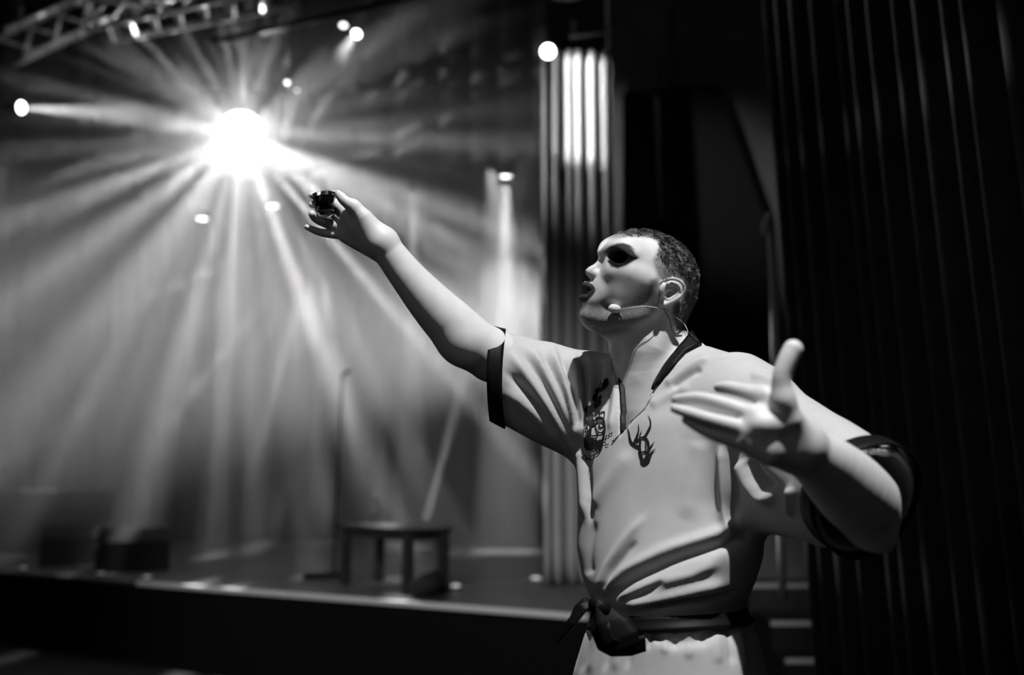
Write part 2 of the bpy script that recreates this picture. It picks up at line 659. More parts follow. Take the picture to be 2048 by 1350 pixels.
rp = [P(x, y, 4.7) for x, y in [(1539, 424), (1536, 445), (1541, 480), (1545, 540), (1549, 620), (1551, 700), (1556, 800), (1560, 1000), (1566, 1200)]]
MB().tube(rp, [.012, .02, .016, .017, .02, .021, .018, .018, .018], 10).build('cord', m_rope, rope, True)
MB().tube([P(1543, 428, 4.69), P(1533, 446, 4.67), P(1526, 470, 4.68)], [.010, .022, .008], 10).build('knot', m_rope, rope, True)


# ---- lamps of the rig
def lamp(px, py, d, target, r, length, label, lens, beam=None, angle=12, blend=0.4, cat='spotlight', group=None, yoke=True):
    c = P(px, py, d)
    t = np.asarray(target, float)
    ax = (t - c) / np.linalg.norm(t - c)
    e = empty('stage_spotlight', c, label, cat, group)
    MB().lathe(c - ax * length, ax, [(0, r * .35), (.01, r * .6), (length * .35, r * .85), (length * .5, r * 1.12), (length + .02, r * 1.16), (length + .02, r * 1.06), (length - .005, r * 1.02)], 20).build('housing', m_case, e, True)
    MB().lathe(c - ax * 0.004, ax, [(0, r * 1.0), (0.008, r * .8), (0.012, r * .3), (0.0125, 0.001)], 20).build('lens', lens, e, True)
    if yoke:
        s = np.cross(ax, (0, 0, 1.0))
        s = s / (np.linalg.norm(s) + 1e-9) if np.linalg.norm(s) > 1e-3 else RGT
        b = c - ax * length * .45
        up = np.array((0, 0, 1.0))
        MB().tube([b + s * r * 1.2, b + s * r * 1.3 + up * r * 1.6, b - s * r * 1.3 + up * r * 1.6, b - s * r * 1.2], r * .09, 6).build('yoke', m_case, e, True)
        MB().tube([b + up * r * 1.6, np.array((b[0], b[1], 6.8))], max(r * .12, .008), 6).build('hanger', m_case, e, True)
    if beam:
        l = spot('beam', c + ax * 0.03, t, beam, angle, blend, r * .6)
        l.parent = e
        l.matrix_parent_inverse = Matrix.Translation(-e.location)
    return e


hot = glow('lamp_hot', 14)
warm = glow('lamp_warm', 4)
dim = glow('lamp_dim', 1.2)
lamp(42, 215, 9.0, P(520, 245, 7.9), 0.050, 0.2, 'bright spotlight at far left throwing a flat beam to the right', hot, 2500, 9, 0.5)
lamp(1096, 103, 7.15, P(1060, 420, 3.6), 0.048, 0.2, 'bright round spotlight beside the top of the pale curtain', hot, None)
lamp(1011, 351, 10.4, P(1013, 1100, 10.3), 0.082, 0.22, 'downlight with wide lens hanging left of the pale curtain', hot, 4500, 13, 0.6)
lamp(826, 378, 11.0, P(822, 1060, 10.9), 0.045, 0.2, 'slim downlight with narrow beam above the performer\'s forearm', warm, 3000, 8, 0.5)
lamp(687, 50, 8.6, P(660, 300, 7.6), 0.032, 0.14, 'small lamp at top centre, upper of a close pair', warm, None)
lamp(713, 68, 8.6, P(610, 205, 6.6), 0.034, 0.14, 'small lamp at top centre, lower of a close pair, with slanting beam', hot, 900, 9, 0.5)
lamp(405, 436, 11.6, P(402, 1000, 11.3), 0.080, 0.2, 'downlight with flat bright lens below the mirror ball', hot, 60, 20, 0.6)
lamp(546, 411, 11.6, P(552, 1000, 11.3), 0.080, 0.2, 'downlight with flat bright lens left of the raised glass', hot, 60, 20, 0.6)
lamp(4, 318, 10.5, P(-20, 900, 10.2), 0.07, 0.2, 'downlight cut by the left edge of the picture', hot, 60, 20, 0.6)
for k, (x, y, d, w) in enumerate([(574, 164, 9.2, 'upper'), (594, 180, 9.5, 'lower')]):
    lamp(x, y, d, P(x - 10, y + 200, d - 1), 0.022, 0.1, 'faint small lamp right of the mirror ball, %s of two' % w, dim, None)
# light on the pale curtain and on the backdrop
CL = np.array((-1.8, 5.4, 5.6))
CURT = spot('curtain_light', CL, P(1172, 150, 7.35), 2000, 24, 0.1, 0.007)
pe = empty('profile_spotlight', CL, 'unseen spotlight with added light-cutting flaps, lighting the pale curtain', 'spotlight')
cax = (P(1172, 150, 7.35) - CL) / np.linalg.norm(P(1172, 150, 7.35) - CL)
MB().lathe(CL - cax * .36, cax, [(0, .06), (.02, .09), (.2, .1), (.33, .09), (.33, .08), (.2, .09), (.05, .07)], 18).build('housing', m_case, pe, True)
MB().tube([CL - cax * .2, CL - cax * .2 + (0, 0, 1.1)], 0.015, 8).build('hanger', m_case, pe, True)


def flap(A, B, out, fr=0.13):  # added unseen plates that cut the spill round the pale curtain
    A, B = np.asarray(A, float), np.asarray(B, float)
    a, b = CL + (A - CL) * fr, CL + (B - CL) * fr
    o = np.asarray(out, float)
    n = np.cross(b - a, o)
    n = n / np.linalg.norm(n) * .004
    v = [a, b, b + o, a + o, a + n, b + n, b + o + n, a + o + n]
    mesh_obj('light_flap', v, [(0, 1, 2, 3), (7, 6, 5, 4), (0, 4, 5, 1), (1, 5, 6, 2), (2, 6, 7, 3), (3, 7, 4, 0)], m_case, pe)


zb_ = P(1172, 305, 7.3)[2]
flap((-1.2, 7.33, zb_), (1.6, 7.33, zb_), (0, 0, -0.35))
flap((-1.2, 7.33, 4.53), (1.6, 7.33, 4.53), (0, 0, 0.35))
flap((P(1120, 180, 7.3)[0], 7.30, 2.6), (P(1120, 180, 7.3)[0], 7.30, 5.6), (0, 0.35, 0))
flap((lx1 + .0, 7.40, 2.6), (lx1 + .0, 7.40, 5.6), (0.0, -0.35, 0))
BD1 = spot('backdrop_light', P(650, 60, 10.7), P(622, 590, 12.3), 5000, 9, 0.5, 0.05)
BD2 = spot('backdrop_light', P(380, 60, 10.7), P(420, 640, 12.3), 1500, 16, 0.7, 0.05)
WASH = spot('wing_light', (2.4, 9.6, 2.8), (-5, 9.2, 2.5), 7000, 32, 1.0, 0.15)
BD3 = spot('backdrop_light', P(980, 330, 10.6), P(1015, 560, 12.3), 1500, 22, 0.7, 0.05)

# ---- mirror ball with added glow and beams
GOBO_SHIFT = (9.7, 2.2, 7.7)
BC = P(483, 268, 9.1)
ball = empty('glowing_mirror_ball', BC, 'mirror ball with added glow, fanning beams through the haze', 'mirror ball')
m_ball = bpy.data.materials.new('glowing_mirror_glass')
m_ball.use_nodes = True
nt = m_ball.node_tree
nt.nodes.clear()
o_ = nt.nodes.new('ShaderNodeOutputMaterial')
mx = nt.nodes.new('ShaderNodeMixShader')
tr = nt.nodes.new('ShaderNodeBsdfTransparent')
em = nt.nodes.new('ShaderNodeEmission')
em.inputs['Strength'].default_value = 7.0  # facets emit in place of the spotlight they would reflect
mx.inputs[0].default_value = 0.5
nt.links.new(tr.outputs[0], mx.inputs[1])
nt.links.new(em.outputs[0], mx.inputs[2])
nt.links.new(mx.outputs[0], o_.inputs['Surface'])
RB = 0.205
bm_ = MB()
for i in range(12):
    t0, t1 = math.pi * i / 12, math.pi * (i + 1) / 12
    n = max(6, int(24 * math.sin((t0 + t1) / 2)))
    for k in range(n):
        p0, p1 = 2 * math.pi * (k + .04) / n, 2 * math.pi * (k + .96) / n
        q = [BC + RB * np.array((math.sin(t) * math.cos(p), math.sin(t) * math.sin(p), math.cos(t))) for t, p in ((t0 + .01, p0), (t1 - .01, p0), (t1 - .01, p1), (t0 + .01, p1))]
        bm_.add(q, [(0, 1, 2, 3)])
fac = bm_.build('mirror_facets', m_ball, ball)
MB().tube([BC + np.array((0, 0, RB * .97)), np.array((BC[0], BC[1], 6.8))], 0.012, 8).build('hanging_rod', m_case, ball, True)
MB().lathe(BC + np.array((0, 0, RB * .96)), (0, 0, 1), [(0, .05), (.02, .05), (.05, .02), (.06, .013)], 16).build('collar', m_case, ball, True)
bl_ = bpy.data.lights.new('ball_light', 'POINT')
bl_.energy = 6200
bl_.shadow_soft_size = 0.02
bl_.use_nodes = True
ln_ = bl_.node_tree
emn = [n for n in ln_.nodes if n.type == 'EMISSION'][0]
geo = ln_.nodes.new('ShaderNodeNewGeometry')
vo = ln_.nodes.new('ShaderNodeTexVoronoi')
vo.inputs['Scale'].default_value = 10.0
vo.inputs['Randomness'].default_value = 1.0
mr = ln_.nodes.new('ShaderNodeMapRange')
mr.interpolation_type = 'SMOOTHSTEP'
mr.inputs['From Min'].default_value = 0.06
mr.inputs['From Max'].default_value = 0.40
mr.inputs['To Min'].default_value = 1.0
mr.inputs['To Max'].default_value = 0.02
# added light inside the ball stands in for reflected beams, stronger downwards
sx_ = ln_.nodes.new('ShaderNodeSeparateXYZ')
mz = ln_.nodes.new('ShaderNodeMapRange')
mz.interpolation_type = 'SMOOTHSTEP'
mz.inputs['From Min'].default_value = -0.25
mz.inputs['From Max'].default_value = 0.10
mz.inputs['To Min'].default_value = 1.0
mz.inputs['To Max'].default_value = 0.30
ml = ln_.nodes.new('ShaderNodeMath')
ml.operation = 'MULTIPLY'
ad = ln_.nodes.new('ShaderNodeVectorMath')
ad.operation = 'ADD'
ad.inputs[1].default_value = GOBO_SHIFT
# fan pattern: the beams are drawn out towards the hall, in sheets round the ball's level axis
s0 = ln_.nodes.new('ShaderNodeSeparateXYZ')
c0 = ln_.nodes.new('ShaderNodeCombineXYZ')
nz_ = ln_.nodes.new('ShaderNodeVectorMath')
nz_.operation = 'NORMALIZE'
c1 = ln_.nodes.new('ShaderNodeCombineXYZ')
my = ln_.nodes.new('ShaderNodeMath')
my.operation = 'MULTIPLY'
my.inputs[1].default_value = 0.22
av = ln_.nodes.new('ShaderNodeVectorMath')
av.operation = 'ADD'
ln_.links.new(geo.outputs['Incoming'], s0.inputs[0])
ln_.links.new(s0.outputs['X'], c0.inputs['X'])
ln_.links.new(s0.outputs['Z'], c0.inputs['Z'])
ln_.links.new(c0.outputs[0], nz_.inputs[0])
ln_.links.new(s0.outputs['Y'], my.inputs[0])
ln_.links.new(my.outputs[0], c1.inputs['Y'])
ln_.links.new(nz_.outputs[0], av.inputs[0])
ln_.links.new(c1.outputs[0], av.inputs[1])
ln_.links.new(av.outputs[0], ad.inputs[0])
ln_.links.new(ad.outputs[0], vo.inputs['Vector'])
ln_.links.new(vo.outputs['Distance'], mr.inputs['Value'])
ln_.links.new(geo.outputs['Incoming'], sx_.inputs['Vector'])
ln_.links.new(sx_.outputs['Z'], mz.inputs['Value'])
ln_.links.new(mr.outputs['Result'], ml.inputs[0])
ln_.links.new(mz.outputs['Result'], ml.inputs[1])
ln_.links.new(ml.outputs[0], emn.inputs['Strength'])
blo = bpy.data.objects.new('ball_light', bl_)
COL.objects.link(blo)
blo.location = BC
blo.parent = ball
blo.matrix_parent_inverse = Matrix.Translation(-ball.location)


# ---- trusses and pipes under the ceiling
def truss(p0, p1, w, label, step=0.3):
    p0, p1 = np.asarray(p0, float), np.asarray(p1, float)
    t = (p1 - p0) / np.linalg.norm(p1 - p0)
    s = np.cross(t, (0, 0, 1.0))
    s /= np.linalg.norm(s)
    u = np.cross(s, t)
    e = empty('lighting_truss', p0, label, 'truss')
    L = np.linalg.norm(p1 - p0)
    cs = [(-1, -1), (1, -1), (1, 1), (-1, 1)]
    for a, b in cs:
        MB().tube([p0 + s * a * w + u * b * w, p1 + s * a * w + u * b * w], 0.025, 8).build('chord', m_alu, e, True)
    n = int(L / step)
    for i in range(n):
        for q in range(4):
            a, b = cs[q], cs[(q + 1) % 4]
            x0, x1 = p0 + t * L * i / n, p0 + t * L * (i + 1) / n
            MB().tube([x0 + s * a[0] * w + u * a[1] * w, x1 + s * b[0] * w + u * b[1] * w], 0.016, 6).build('brace', m_alu, e, True)
    return e


truss(P(205, 40, 8.8), P(560, -40, 7.4), 0.14, 'aluminium truss along the top left with bright braces')
truss(P(20, 95, 9.6), P(190, 20, 10.2), 0.14, 'dim aluminium truss in the top left corner')


def pipe(name, pts, r, label, m=m_case):
    return tag(MB().tube(pts, r, 8).build(name, m, None, True), label, 'pipe')


pipe('lighting_pipe', [P(425, 84, 8.2), P(700, 24, 7.9), P(1000, -50, 7.6)], 0.028, 'black pipe slanting across the top above the mirror ball')
pipe('lighting_pipe', [np.array((-11.5, 9.45, 5.1)), np.array((0.3, 9.45, 5.1))], 0.028, 'black pipe level behind the mirror ball')

# ---- things on the stage
zt = ZS + 0.42
tc_, tl_, trr = G(815, 1190, ZS), G(690, 1168, ZS), G(887, 1172, ZS)
ux = (tl_ - tc_)
uy = (trr - tc_)
uxn, uyn = ux / np.linalg.norm(ux), uy / np.linalg.norm(uy)
uyn = uyn - uxn * (uyn @ uxn)
uyn /= np.linalg.norm(uyn)
lx_ = np.linalg.norm(ux)
ly_ = min(np.linspace(.2, 1.2, 201), key=lambda s: abs(pix(tc_ + uyn * s)[0] - 886))
tb = empty('low_table', tc_ + ux / 2 + uyn * ly_ / 2, 'low dark wooden table near the stage edge with a bottle on it', 'table')
tax = [uxn, uyn, (0, 0, 1)]
ctr = tc_ + uxn * lx_ / 2 + uyn * ly_ / 2
MB().box(ctr + (0, 0, 0.405), (lx_ + .09, ly_ + .09, 0.03), tax).build('tabletop', m_wood, tb, bevel=0.004)
MB().box(ctr + (0, 0, 0.365), (lx_ + .02, ly_ + .02, 0.05), tax).build('apron', m_wood, tb)
for a in (0, 1):
    for b in (0, 1):
        MB().box(tc_ + uxn * lx_ * a + uyn * ly_ * b + (0, 0, 0.195), (0.06, 0.06, 0.39), tax).build('leg', m_wood, tb, bevel=0.004)
bt = P(752, 1037, np.dot(ctr - CAM, FWD))
bt = np.array((bt[0], bt[1], ZS + 0.4205))
bo = empty('bottle', bt, 'clear glass bottle standing on the low table', 'bottle')
MB().lathe(bt, (0, 0, 1), [(0, .030), (.004, .036), (.09, .037), (.115, .03), (.135, .014), (.185, .012), (.188, .015), (.2, .015)], 20).build('body', glass('bottle_glass', 0.8), bo, True)
MB().lathe(bt + (0, 0, .1995), (0, 0, 1), [(0, .0145), (.02, .0145), (.022, .012)], 16).build('cap', mat('pale_cap', 0.6, 0.4, metal=.3), bo, True)

# microphone stand
ms = G(668, 1150, ZS)
dms = np.dot(ms - CAM, FWD)
sd_ = empty('microphone_stand', ms, 'black microphone stand left of the low table', 'stand')
MB().lathe(ms, (0, 0, 1), [(0, .14), (.012, .14), (.02, .11), (.03, .02), (.05, .016)], 24).build('base', m_case, sd_, True)
topm = P(684, 758, dms)
MB().tube([ms + (0, 0, .04), topm], 0.012, 8).build('pole', m_case, sd_, True)
MB().tube([topm, P(687, 746, dms), P(700, 742, dms - .05)], 0.012, 8).build('clip', m_case, sd_, True)
ct = G(640, 1158, ZS)
# coil of cable by its foot
cc = G(650, 1160, ZS)
coil = [cc + np.array((0.16 * math.cos(q), 0.16 * math.sin(q), 0.012 + 0.002 * q)) for q in np.linspace(0, 18, 110)]
tag(MB().tube(coil, 0.007, 6).build('cable_coil', m_case, None, True), 'coil of black cable at the foot of the microphone stand', 'cable')


def wedge(px, py, w, rot, label):
    c = G(px, py, ZS)
    cr, sr = math.cos(rot), math.sin(rot)
    ax = np.array(((cr, sr, 0), (-sr, cr, 0), (0, 0, 1)))
    e = empty('stage_monitor', c, label, 'loudspeaker')
    prof = [(-.22, 0), (.22, 0), (.22, .12), (.02, .34), (-.16, .34), (-.22, .24)]
    v = [c + ax[0] * s * w / 2 + ax[1] * -y + ax[2] * z for s in (-1, 1) for y, z in prof]
    n = len(prof)
    f = [tuple(range(n)), tuple(range(2 * n - 1, n - 1, -1))] + [(i, i + n, (i + 1) % n + n, (i + 1) % n) for i in range(n)]
    mesh_obj('cabinet', v, f, m_case, e)
    g0, g1 = c + ax[1] * -.205 + ax[2] * .145, c + ax[1] * -.035 + ax[2] * .33
    gn = np.cross(ax[0], g1 - g0)
    gn /= np.linalg.norm(gn)
    MB().box((g0 + g1) / 2 + gn * .004, (w * .9, np.linalg.norm(g1 - g0) * .9, .012), [ax[0], (g1 - g0) / np.linalg.norm(g1 - g0), gn]).build('grille', mat('grille', 0.02, 0.9, spec=0.1), e)
    for s in (-1, 1):
        MB().tube([c + ax[0] * s * (w / 2 + .004) + ax[2] * .2 + ax[1] * y for y in (-.06, .06)], 0.012, 6).build('handle', m_metal, e, True)


wedge(262, 1140, 0.52, 0.5 + math.pi, 'black wedge monitor at the left stage edge, nearer of two')
wedge(140, 1128, 0.46, 0.35 + math.pi, 'black wedge monitor at the left stage edge, further of two')
fc = G(822, 1190, ZS)
fc = edge_at(822) - nE * 0.17
fl = empty('floor_fixture', fc, 'small black floor fixture in front of the low table', 'lamp')
MB().lathe(fc + (0, 0, .075), (0.5, 0.3, 0.15), [(-.1, .03), (-.09, .06), (0, .075), (.09, .075), (.09, .068), (.07, .06)], 18).build('drum', m_case, fl, True)
MB().box(fc + (0, 0, .006), (.18, .12, .012)).build('base', m_case, fl)
for s in (-1, 1):
    MB().box(fc + (0.07 * s, 0, .045), (.012, .03, .08)).build('bracket', m_case, fl)
# uplight far back with a thin slanting beam
up0 = P(845, 1066, 11.4)
ue = empty('floor_uplight', (up0[0], up0[1], ZS), 'small floor uplight at the back throwing a thin slanting beam', 'lamp')
ud = P(921, 782, 11.4) - up0
ud /= np.linalg.norm(ud)
MB().lathe(up0 - ud * .1, ud, [(0, .03), (.02, .055), (.1, .06), (.12, .062), (.12, .055), (.1, .05)], 18).build('housing', m_case, ue, True)
MB().lathe(up0 - ud * .004, ud, [(0, .05), (.01, .03), (.011, .001)], 16).build('lens', hot, ue, True)
MB().box((up0[0], up0[1], ZS + .012), (.16, .12, .024)).build('base', m_case, ue)
sp_ = spot('beam', up0 + ud * .03, up0 + ud * 3, 5000, 4.5, 0.4, 0.03)
sp_.parent = ue
sp_.matrix_parent_inverse = Matrix.Translation(-ue.location)
# floor line and small marker lights
cab = [G(x, y, ZS) + (0, 0, .007) for x, y in [(880, 1184), (960, 1174), (1075, 1165), (1150, 1161), (1240, 1158)]]
tag(MB().tube(cab, 0.006, 6).build('floor_cable', mat('grey_cable', 0.35, 0.5), None, True), 'thin grey cable lying across the stage floor', 'cable')
for x, y, s, lab in [(911, 1179, .05, 'small marker light on the stage floor right of the low table'), (1072, 1163, .06, 'small marker light on the stage floor by the pale curtain'),
                     (34, 1136, .05, 'marker light on the stage edge nearest the left border'), (190, 1148, .05, 'marker light on the stage edge before the wedge monitors'),
                     (283, 1155, .05, 'marker light on the stage edge at the joint of the metal trim')]:
    c = G(x, y, ZS)
    if x < 300:
        c = edge_at(x) - nE * .05
    e = empty('marker_light', c, lab, 'lamp', 'marker lights along the stage')
    MB().lathe(c, (0, 0, 1), [(0, s * .9), (.012, s * .9), (.02, s * .7)], 14).build('base', m_case, e, True)
    MB().lathe(c + (0, 0, .0195), (0, 0, 1), [(0, s * .68), (.012, s * .5), (.016, s * .1)], 14).build('lens', glow('marker_dim', 0.07) if x < 300 else glow('marker_lit', 0.5), e, True)
# low platform at the far left with a pale edge
rz = 1.27 - (983 - 960) / 2000 * 10.2
pr = empty('platform', (-4.9, 10.6, ZS), 'dark low platform at the far left of the stage with pale edge', 'platform')
MB().box((-5.4, 10.7, (ZS + rz) / 2), (2.0, 1.0, rz - ZS)).build('deck', m_dark, pr)
MB().box(((P(43, 983, 10.2) + P(112, 983, 10.2)) / 2)[:3] + (0, 0.0, 0), (0.36, 0.03, 0.035)).build('edge_strip', m_metal, pr)

# round bar table at the lower left, in the audience
tcn = P(-125, 1402, 2.6)
bt_ = empty('bar_table', (tcn[0], tcn[1], 0), 'dark round bar table edge at the bottom left corner', 'table')
zt_ = tcn[2]
MB().lathe((tcn[0], tcn[1], zt_ - .03), (0, 0, 1), [(0, .27), (.004, .30), (.022, .305), (.03, .30), (.0302, .01)], 40).build('tabletop', mat('dark_lacquer', 0.02, 0.6), bt_, True)
MB().tube([(tcn[0], tcn[1], .03), (tcn[0], tcn[1], zt_ - .028)], 0.035, 14).build('column', m_metal, bt_, True)
MB().lathe((tcn[0], tcn[1], 0), (0, 0, 1), [(0, .2), (.015, .2), (.03, .05), (.05, .036)], 28).build('base', m_case, bt_, True)

# ---- stage haze (a real scattering volume over the stage)
hz = [np.array((-9.4, 8.3, ZS)), np.array((-3.0, 8.0, ZS)), np.array((-0.6, 7.2, ZS)), np.array((lx0 + .03, 7.1, ZS)), np.array((lx0 + .03, 12.2, ZS)), np.array((-9.4, 12.2, ZS))]
mh = bpy.data.materials.new('stage_haze')
mh.use_nodes = True
nt = mh.node_tree
nt.nodes.clear()
oo = nt.nodes.new('ShaderNodeOutputMaterial')
vs = nt.nodes.new('ShaderNodeVolumeScatter')
vs.inputs['Density'].default_value = 0.13
vs.inputs['Anisotropy'].default_value = 0.2
nt.links.new(vs.outputs[0], oo.inputs['Volume'])
prism('haze', hz, ZS + 0.012, 5.1, mh, kind='stuff')

# ================================================================ THE PERFORMER
# ---- head frame: profile to the left, tipped back, turned a little to the camera
HO = P(1300, 560, 1.92)
AL = math.radians(10)
_ca, _sa = math.cos(AL), math.sin(AL)
HF = _ca * (-0.883 * RGT + 0.469 * UPV) - _sa * FWD
HL = _sa * (0.883 * RGT - 0.469 * UPV) - _ca * FWD
HU = 0.469 * RGT + 0.883 * UPV
HAX = np.stack([HF, HL, HU])


def H(px, py, b=0.0):
    r = RGT * ((px - 1024) / FPX) + UPV * ((675 - py) / FPX) + FWD
    d = (b - (CAM - HO) @ HL) / (r @ HL)
    return CAM + r * d


def hloc(x):
    q = np.asarray(x, float) - HO
    return q @ HF, q @ HL, q @ HU


def near_pix(x):
    """frame coordinates of head points folded to the near side"""
    a, b, c = hloc(x)
    b = np.abs(b)
    w = HO + a[:, None] * HF + b[:, None] * HL + c[:, None] * HU
    return pix(w)


_HLf, _HOf = vec(HL), vec(HO)


def sym(f):
    def g(x):
        b = (x - _HOf) @ _HLf
        return f(x + (np.abs(b) - b)[:, None] * _HLf)
    return g


def s_prof(pts, hw, k):
    ac = []
    for p in pts:
        a, b, c = hloc(H(p[0], p[1], 0))
        ac.append((a, c))
    HFf, HUf = vec(HF), vec(HU)

    def f(x):
        q = x - _HOf
        return smax(poly_sd(q @ HFf, q @ HUf, ac), np.abs(q @ _HLf) - hw, k)
    return f


def hch(pts, rs):
    return s_chain([H(*p) for p in pts], rs)


def hel(px, py, b, r):
    return s_ell(H(px, py, b), r, HAX)


PROFILE = [(1262, 472), (1240, 479), (1226, 488), (1217, 496), (1210, 504), (1206, 512), (1203, 524), (1196, 545), (1185, 558),
           (1183, 562), (1179, 570), (1178, 580), (1177, 592), (1173, 602),
           (1173, 610), (1170, 617), (1166, 623), (1163.5, 630), (1165, 638), (1170, 644), (1180, 651), (1194, 660), (1216, 674),
           (1260, 690), (1300, 640), (1310, 560), (1300, 495)]
NOSE = [(1207, 511), (1199.5, 519), (1189, 528), (1177, 534.5), (1171.5, 540.5), (1172, 548), (1178, 554.5), (1184, 560),
        (1206, 562), (1222, 530)]
ops = [
    ('+', hel(1301, 545, 0, (0.095, 0.072, 0.073)), 0),
    ('+', hel(1308, 564, 0, (0.080, 0.066, 0.060)), 0.02),
    ('+', s_prof(PROFILE, 0.031, 0.03), 0.02),
    ('+', sym(hel(1256, 508, 0.030, (0.040, 0.030, 0.036))), 0.015),
    ('+', sym(hch([(1207, 504, 0.008), (1224, 494, 0.026), (1248, 496, 0.043), (1270, 508, 0.054)], (0.008, 0.009, 0.009, 0.007))), 0.012),
    ('+', sym(hel(1254, 557, 0.036, (0.038, 0.026, 0.034))), 0.03),
    ('+', sym(hel(1230, 561, 0.025, (0.020, 0.016, 0.026))), 0.022),
    ('+', sym(hch([(1230, 543, 0.042), (1262, 546, 0.055), (1302, 562, 0.063)], (0.011, 0.012, 0.010))), 0.02),
    ('+', sym(hel(1288, 574, 0.044, (0.045, 0.024, 0.030))), 0.02),
    ('+', sym(hel(1264, 600, 0.040, (0.048, 0.022, 0.036))), 0.02),
    ('+', sym(hel(1206, 592, 0.016, (0.024, 0.024, 0.032))), 0.015),
    ('+', sym(hch([(1183, 632, 0.008), (1210, 638, 0.028), (1252, 637, 0.044), (1297, 624, 0.055), (1318, 590, 0.064)],
                  (0.0165, 0.017, 0.016, 0.015, 0.011))), 0.018),
    ('+', hch([(1192, 641, 0), (1228, 652, 0), (1265, 662, 0)], (0.018, 0.026, 0.034)), 0.02),
    ('-', sym(hel(1236, 515, 0.043, (0.019, 0.016, 0.0105))), 0.012),
    ('+', s_prof(NOSE, 0.0105, 0.009), 0.008),
    ('+', sym(hel(1197, 550, 0.0115, (0.0115, 0.0075, 0.0085))), 0.005),
    ('-', sym(hel(1187, 558.5, 0.0085, (0.0062, 0.0036, 0.0042))), 0.002),
    ('+', sym(s_ell(H(1235, 515.5, 0.031), (0.0138, 0.0138, 0.0138))), 0.004),
    ('-', sym(hch([(1227, 514, 0.046), (1236, 513.5, 0.048), (1246, 513.5, 0.046)], (0.0012, 0.0018, 0.0012))), 0.001),
    ('+', sym(hch([(1173, 571.5, 0), (1179, 573, 0.010), (1191, 579, 0.021)], (0.0088, 0.0078, 0.003))), 0.003),
    ('+', sym(hch([(1166, 596.5, 0), (1174, 595, 0.010), (1191, 583, 0.021)], (0.0085, 0.0078, 0.003))), 0.003),
    ('-', sym(hch([(1160, 586, 0), (1174, 584.5, 0.011), (1189, 581, 0.022)], (0.0036, 0.0030, 0.0012))), 0.0015),
    # neck
    ('+', s_chain([P(1330, 602, 1.93), P(1297, 680, 1.93), P(1298, 730, 1.935), P(1310, 800, 1.94)], (0.051, 0.0645, 0.068, 0.08)), 0.02),
    ('+', s_ell(P(1232, 700, 1.915), (0.013, 0.013, 0.017)), 0.015),
    ('+', s_chain([H(1347, 622, 0.05), P(1314, 696, 1.872), P(1292, 752, 1.885)], (0.010, 0.011, 0.007)), 0.03),
]
# ears (both sides by the fold)
EAR = [(1325, 575, .074), (1325, 565, .078), (1335, 559, .083), (1347, 557.5, .086), (1359, 561, .089), (1367, 569, .091),
       (1369, 579, .091), (1364.5, 590, .089), (1353, 599, .085), (1340, 605.5, .080), (1329, 609, .076), (1320, 606, .072)]
ops += [
    ('+', sym(hel(1343, 583, 0.073, (0.020, 0.008, 0.025))), 0.006),
    ('-', sym(hel(1343, 583, 0.088, (0.013, 0.0095, 0.019))), 0.003),
    ('+', sym(hch(EAR, [0.0034] * 8 + [0.0038, 0.0044, 0.0055, 0.006])), 0.003),
    ('+', sym(hch([(1343, 567, .0815), (1354, 572, .0845), (1358, 582, .085), (1351, 592, .083), (1338, 598, .079)], [0.0032] * 5)), 0.003),
    ('+', sym(hch([(1330, 574, .078), (1338, 580, .079), (1344, 578, .079)], [0.0025, 0.0026, 0.0015])), 0.002),
    ('-', sym(hel(1338, 589, 0.082, (0.006, 0.009, 0.007))), 0.002),
    ('+', sym(hel(1325, 584, 0.074, (0.006, 0.0075, 0.008))), 0.003),
]

# ---- torso under the robe
SH = np.array((0.648, -0.762, 0.0))                  # along the shoulders, his right to his left
NV = np.array((-0.762, -0.648, 0.0))                 # out of the chest
TAX = np.stack([SH, NV, np.array((0, 0, 1.0))])
ops += [
    ('+', s_ell(P(1335, 880, 1.925), (0.165, 0.095, 0.21), TAX), 0.03),
    ('+', s_ell(P(1330, 1120, 1.88), (0.135, 0.090, 0.25), TAX), 0.04),
    ('+', s_chain([P(1190, 782, 2.05), P(1305, 752, 1.95), P(1492, 802, 1.77)], (0.048, 0.048, 0.05)), 0.03),
]
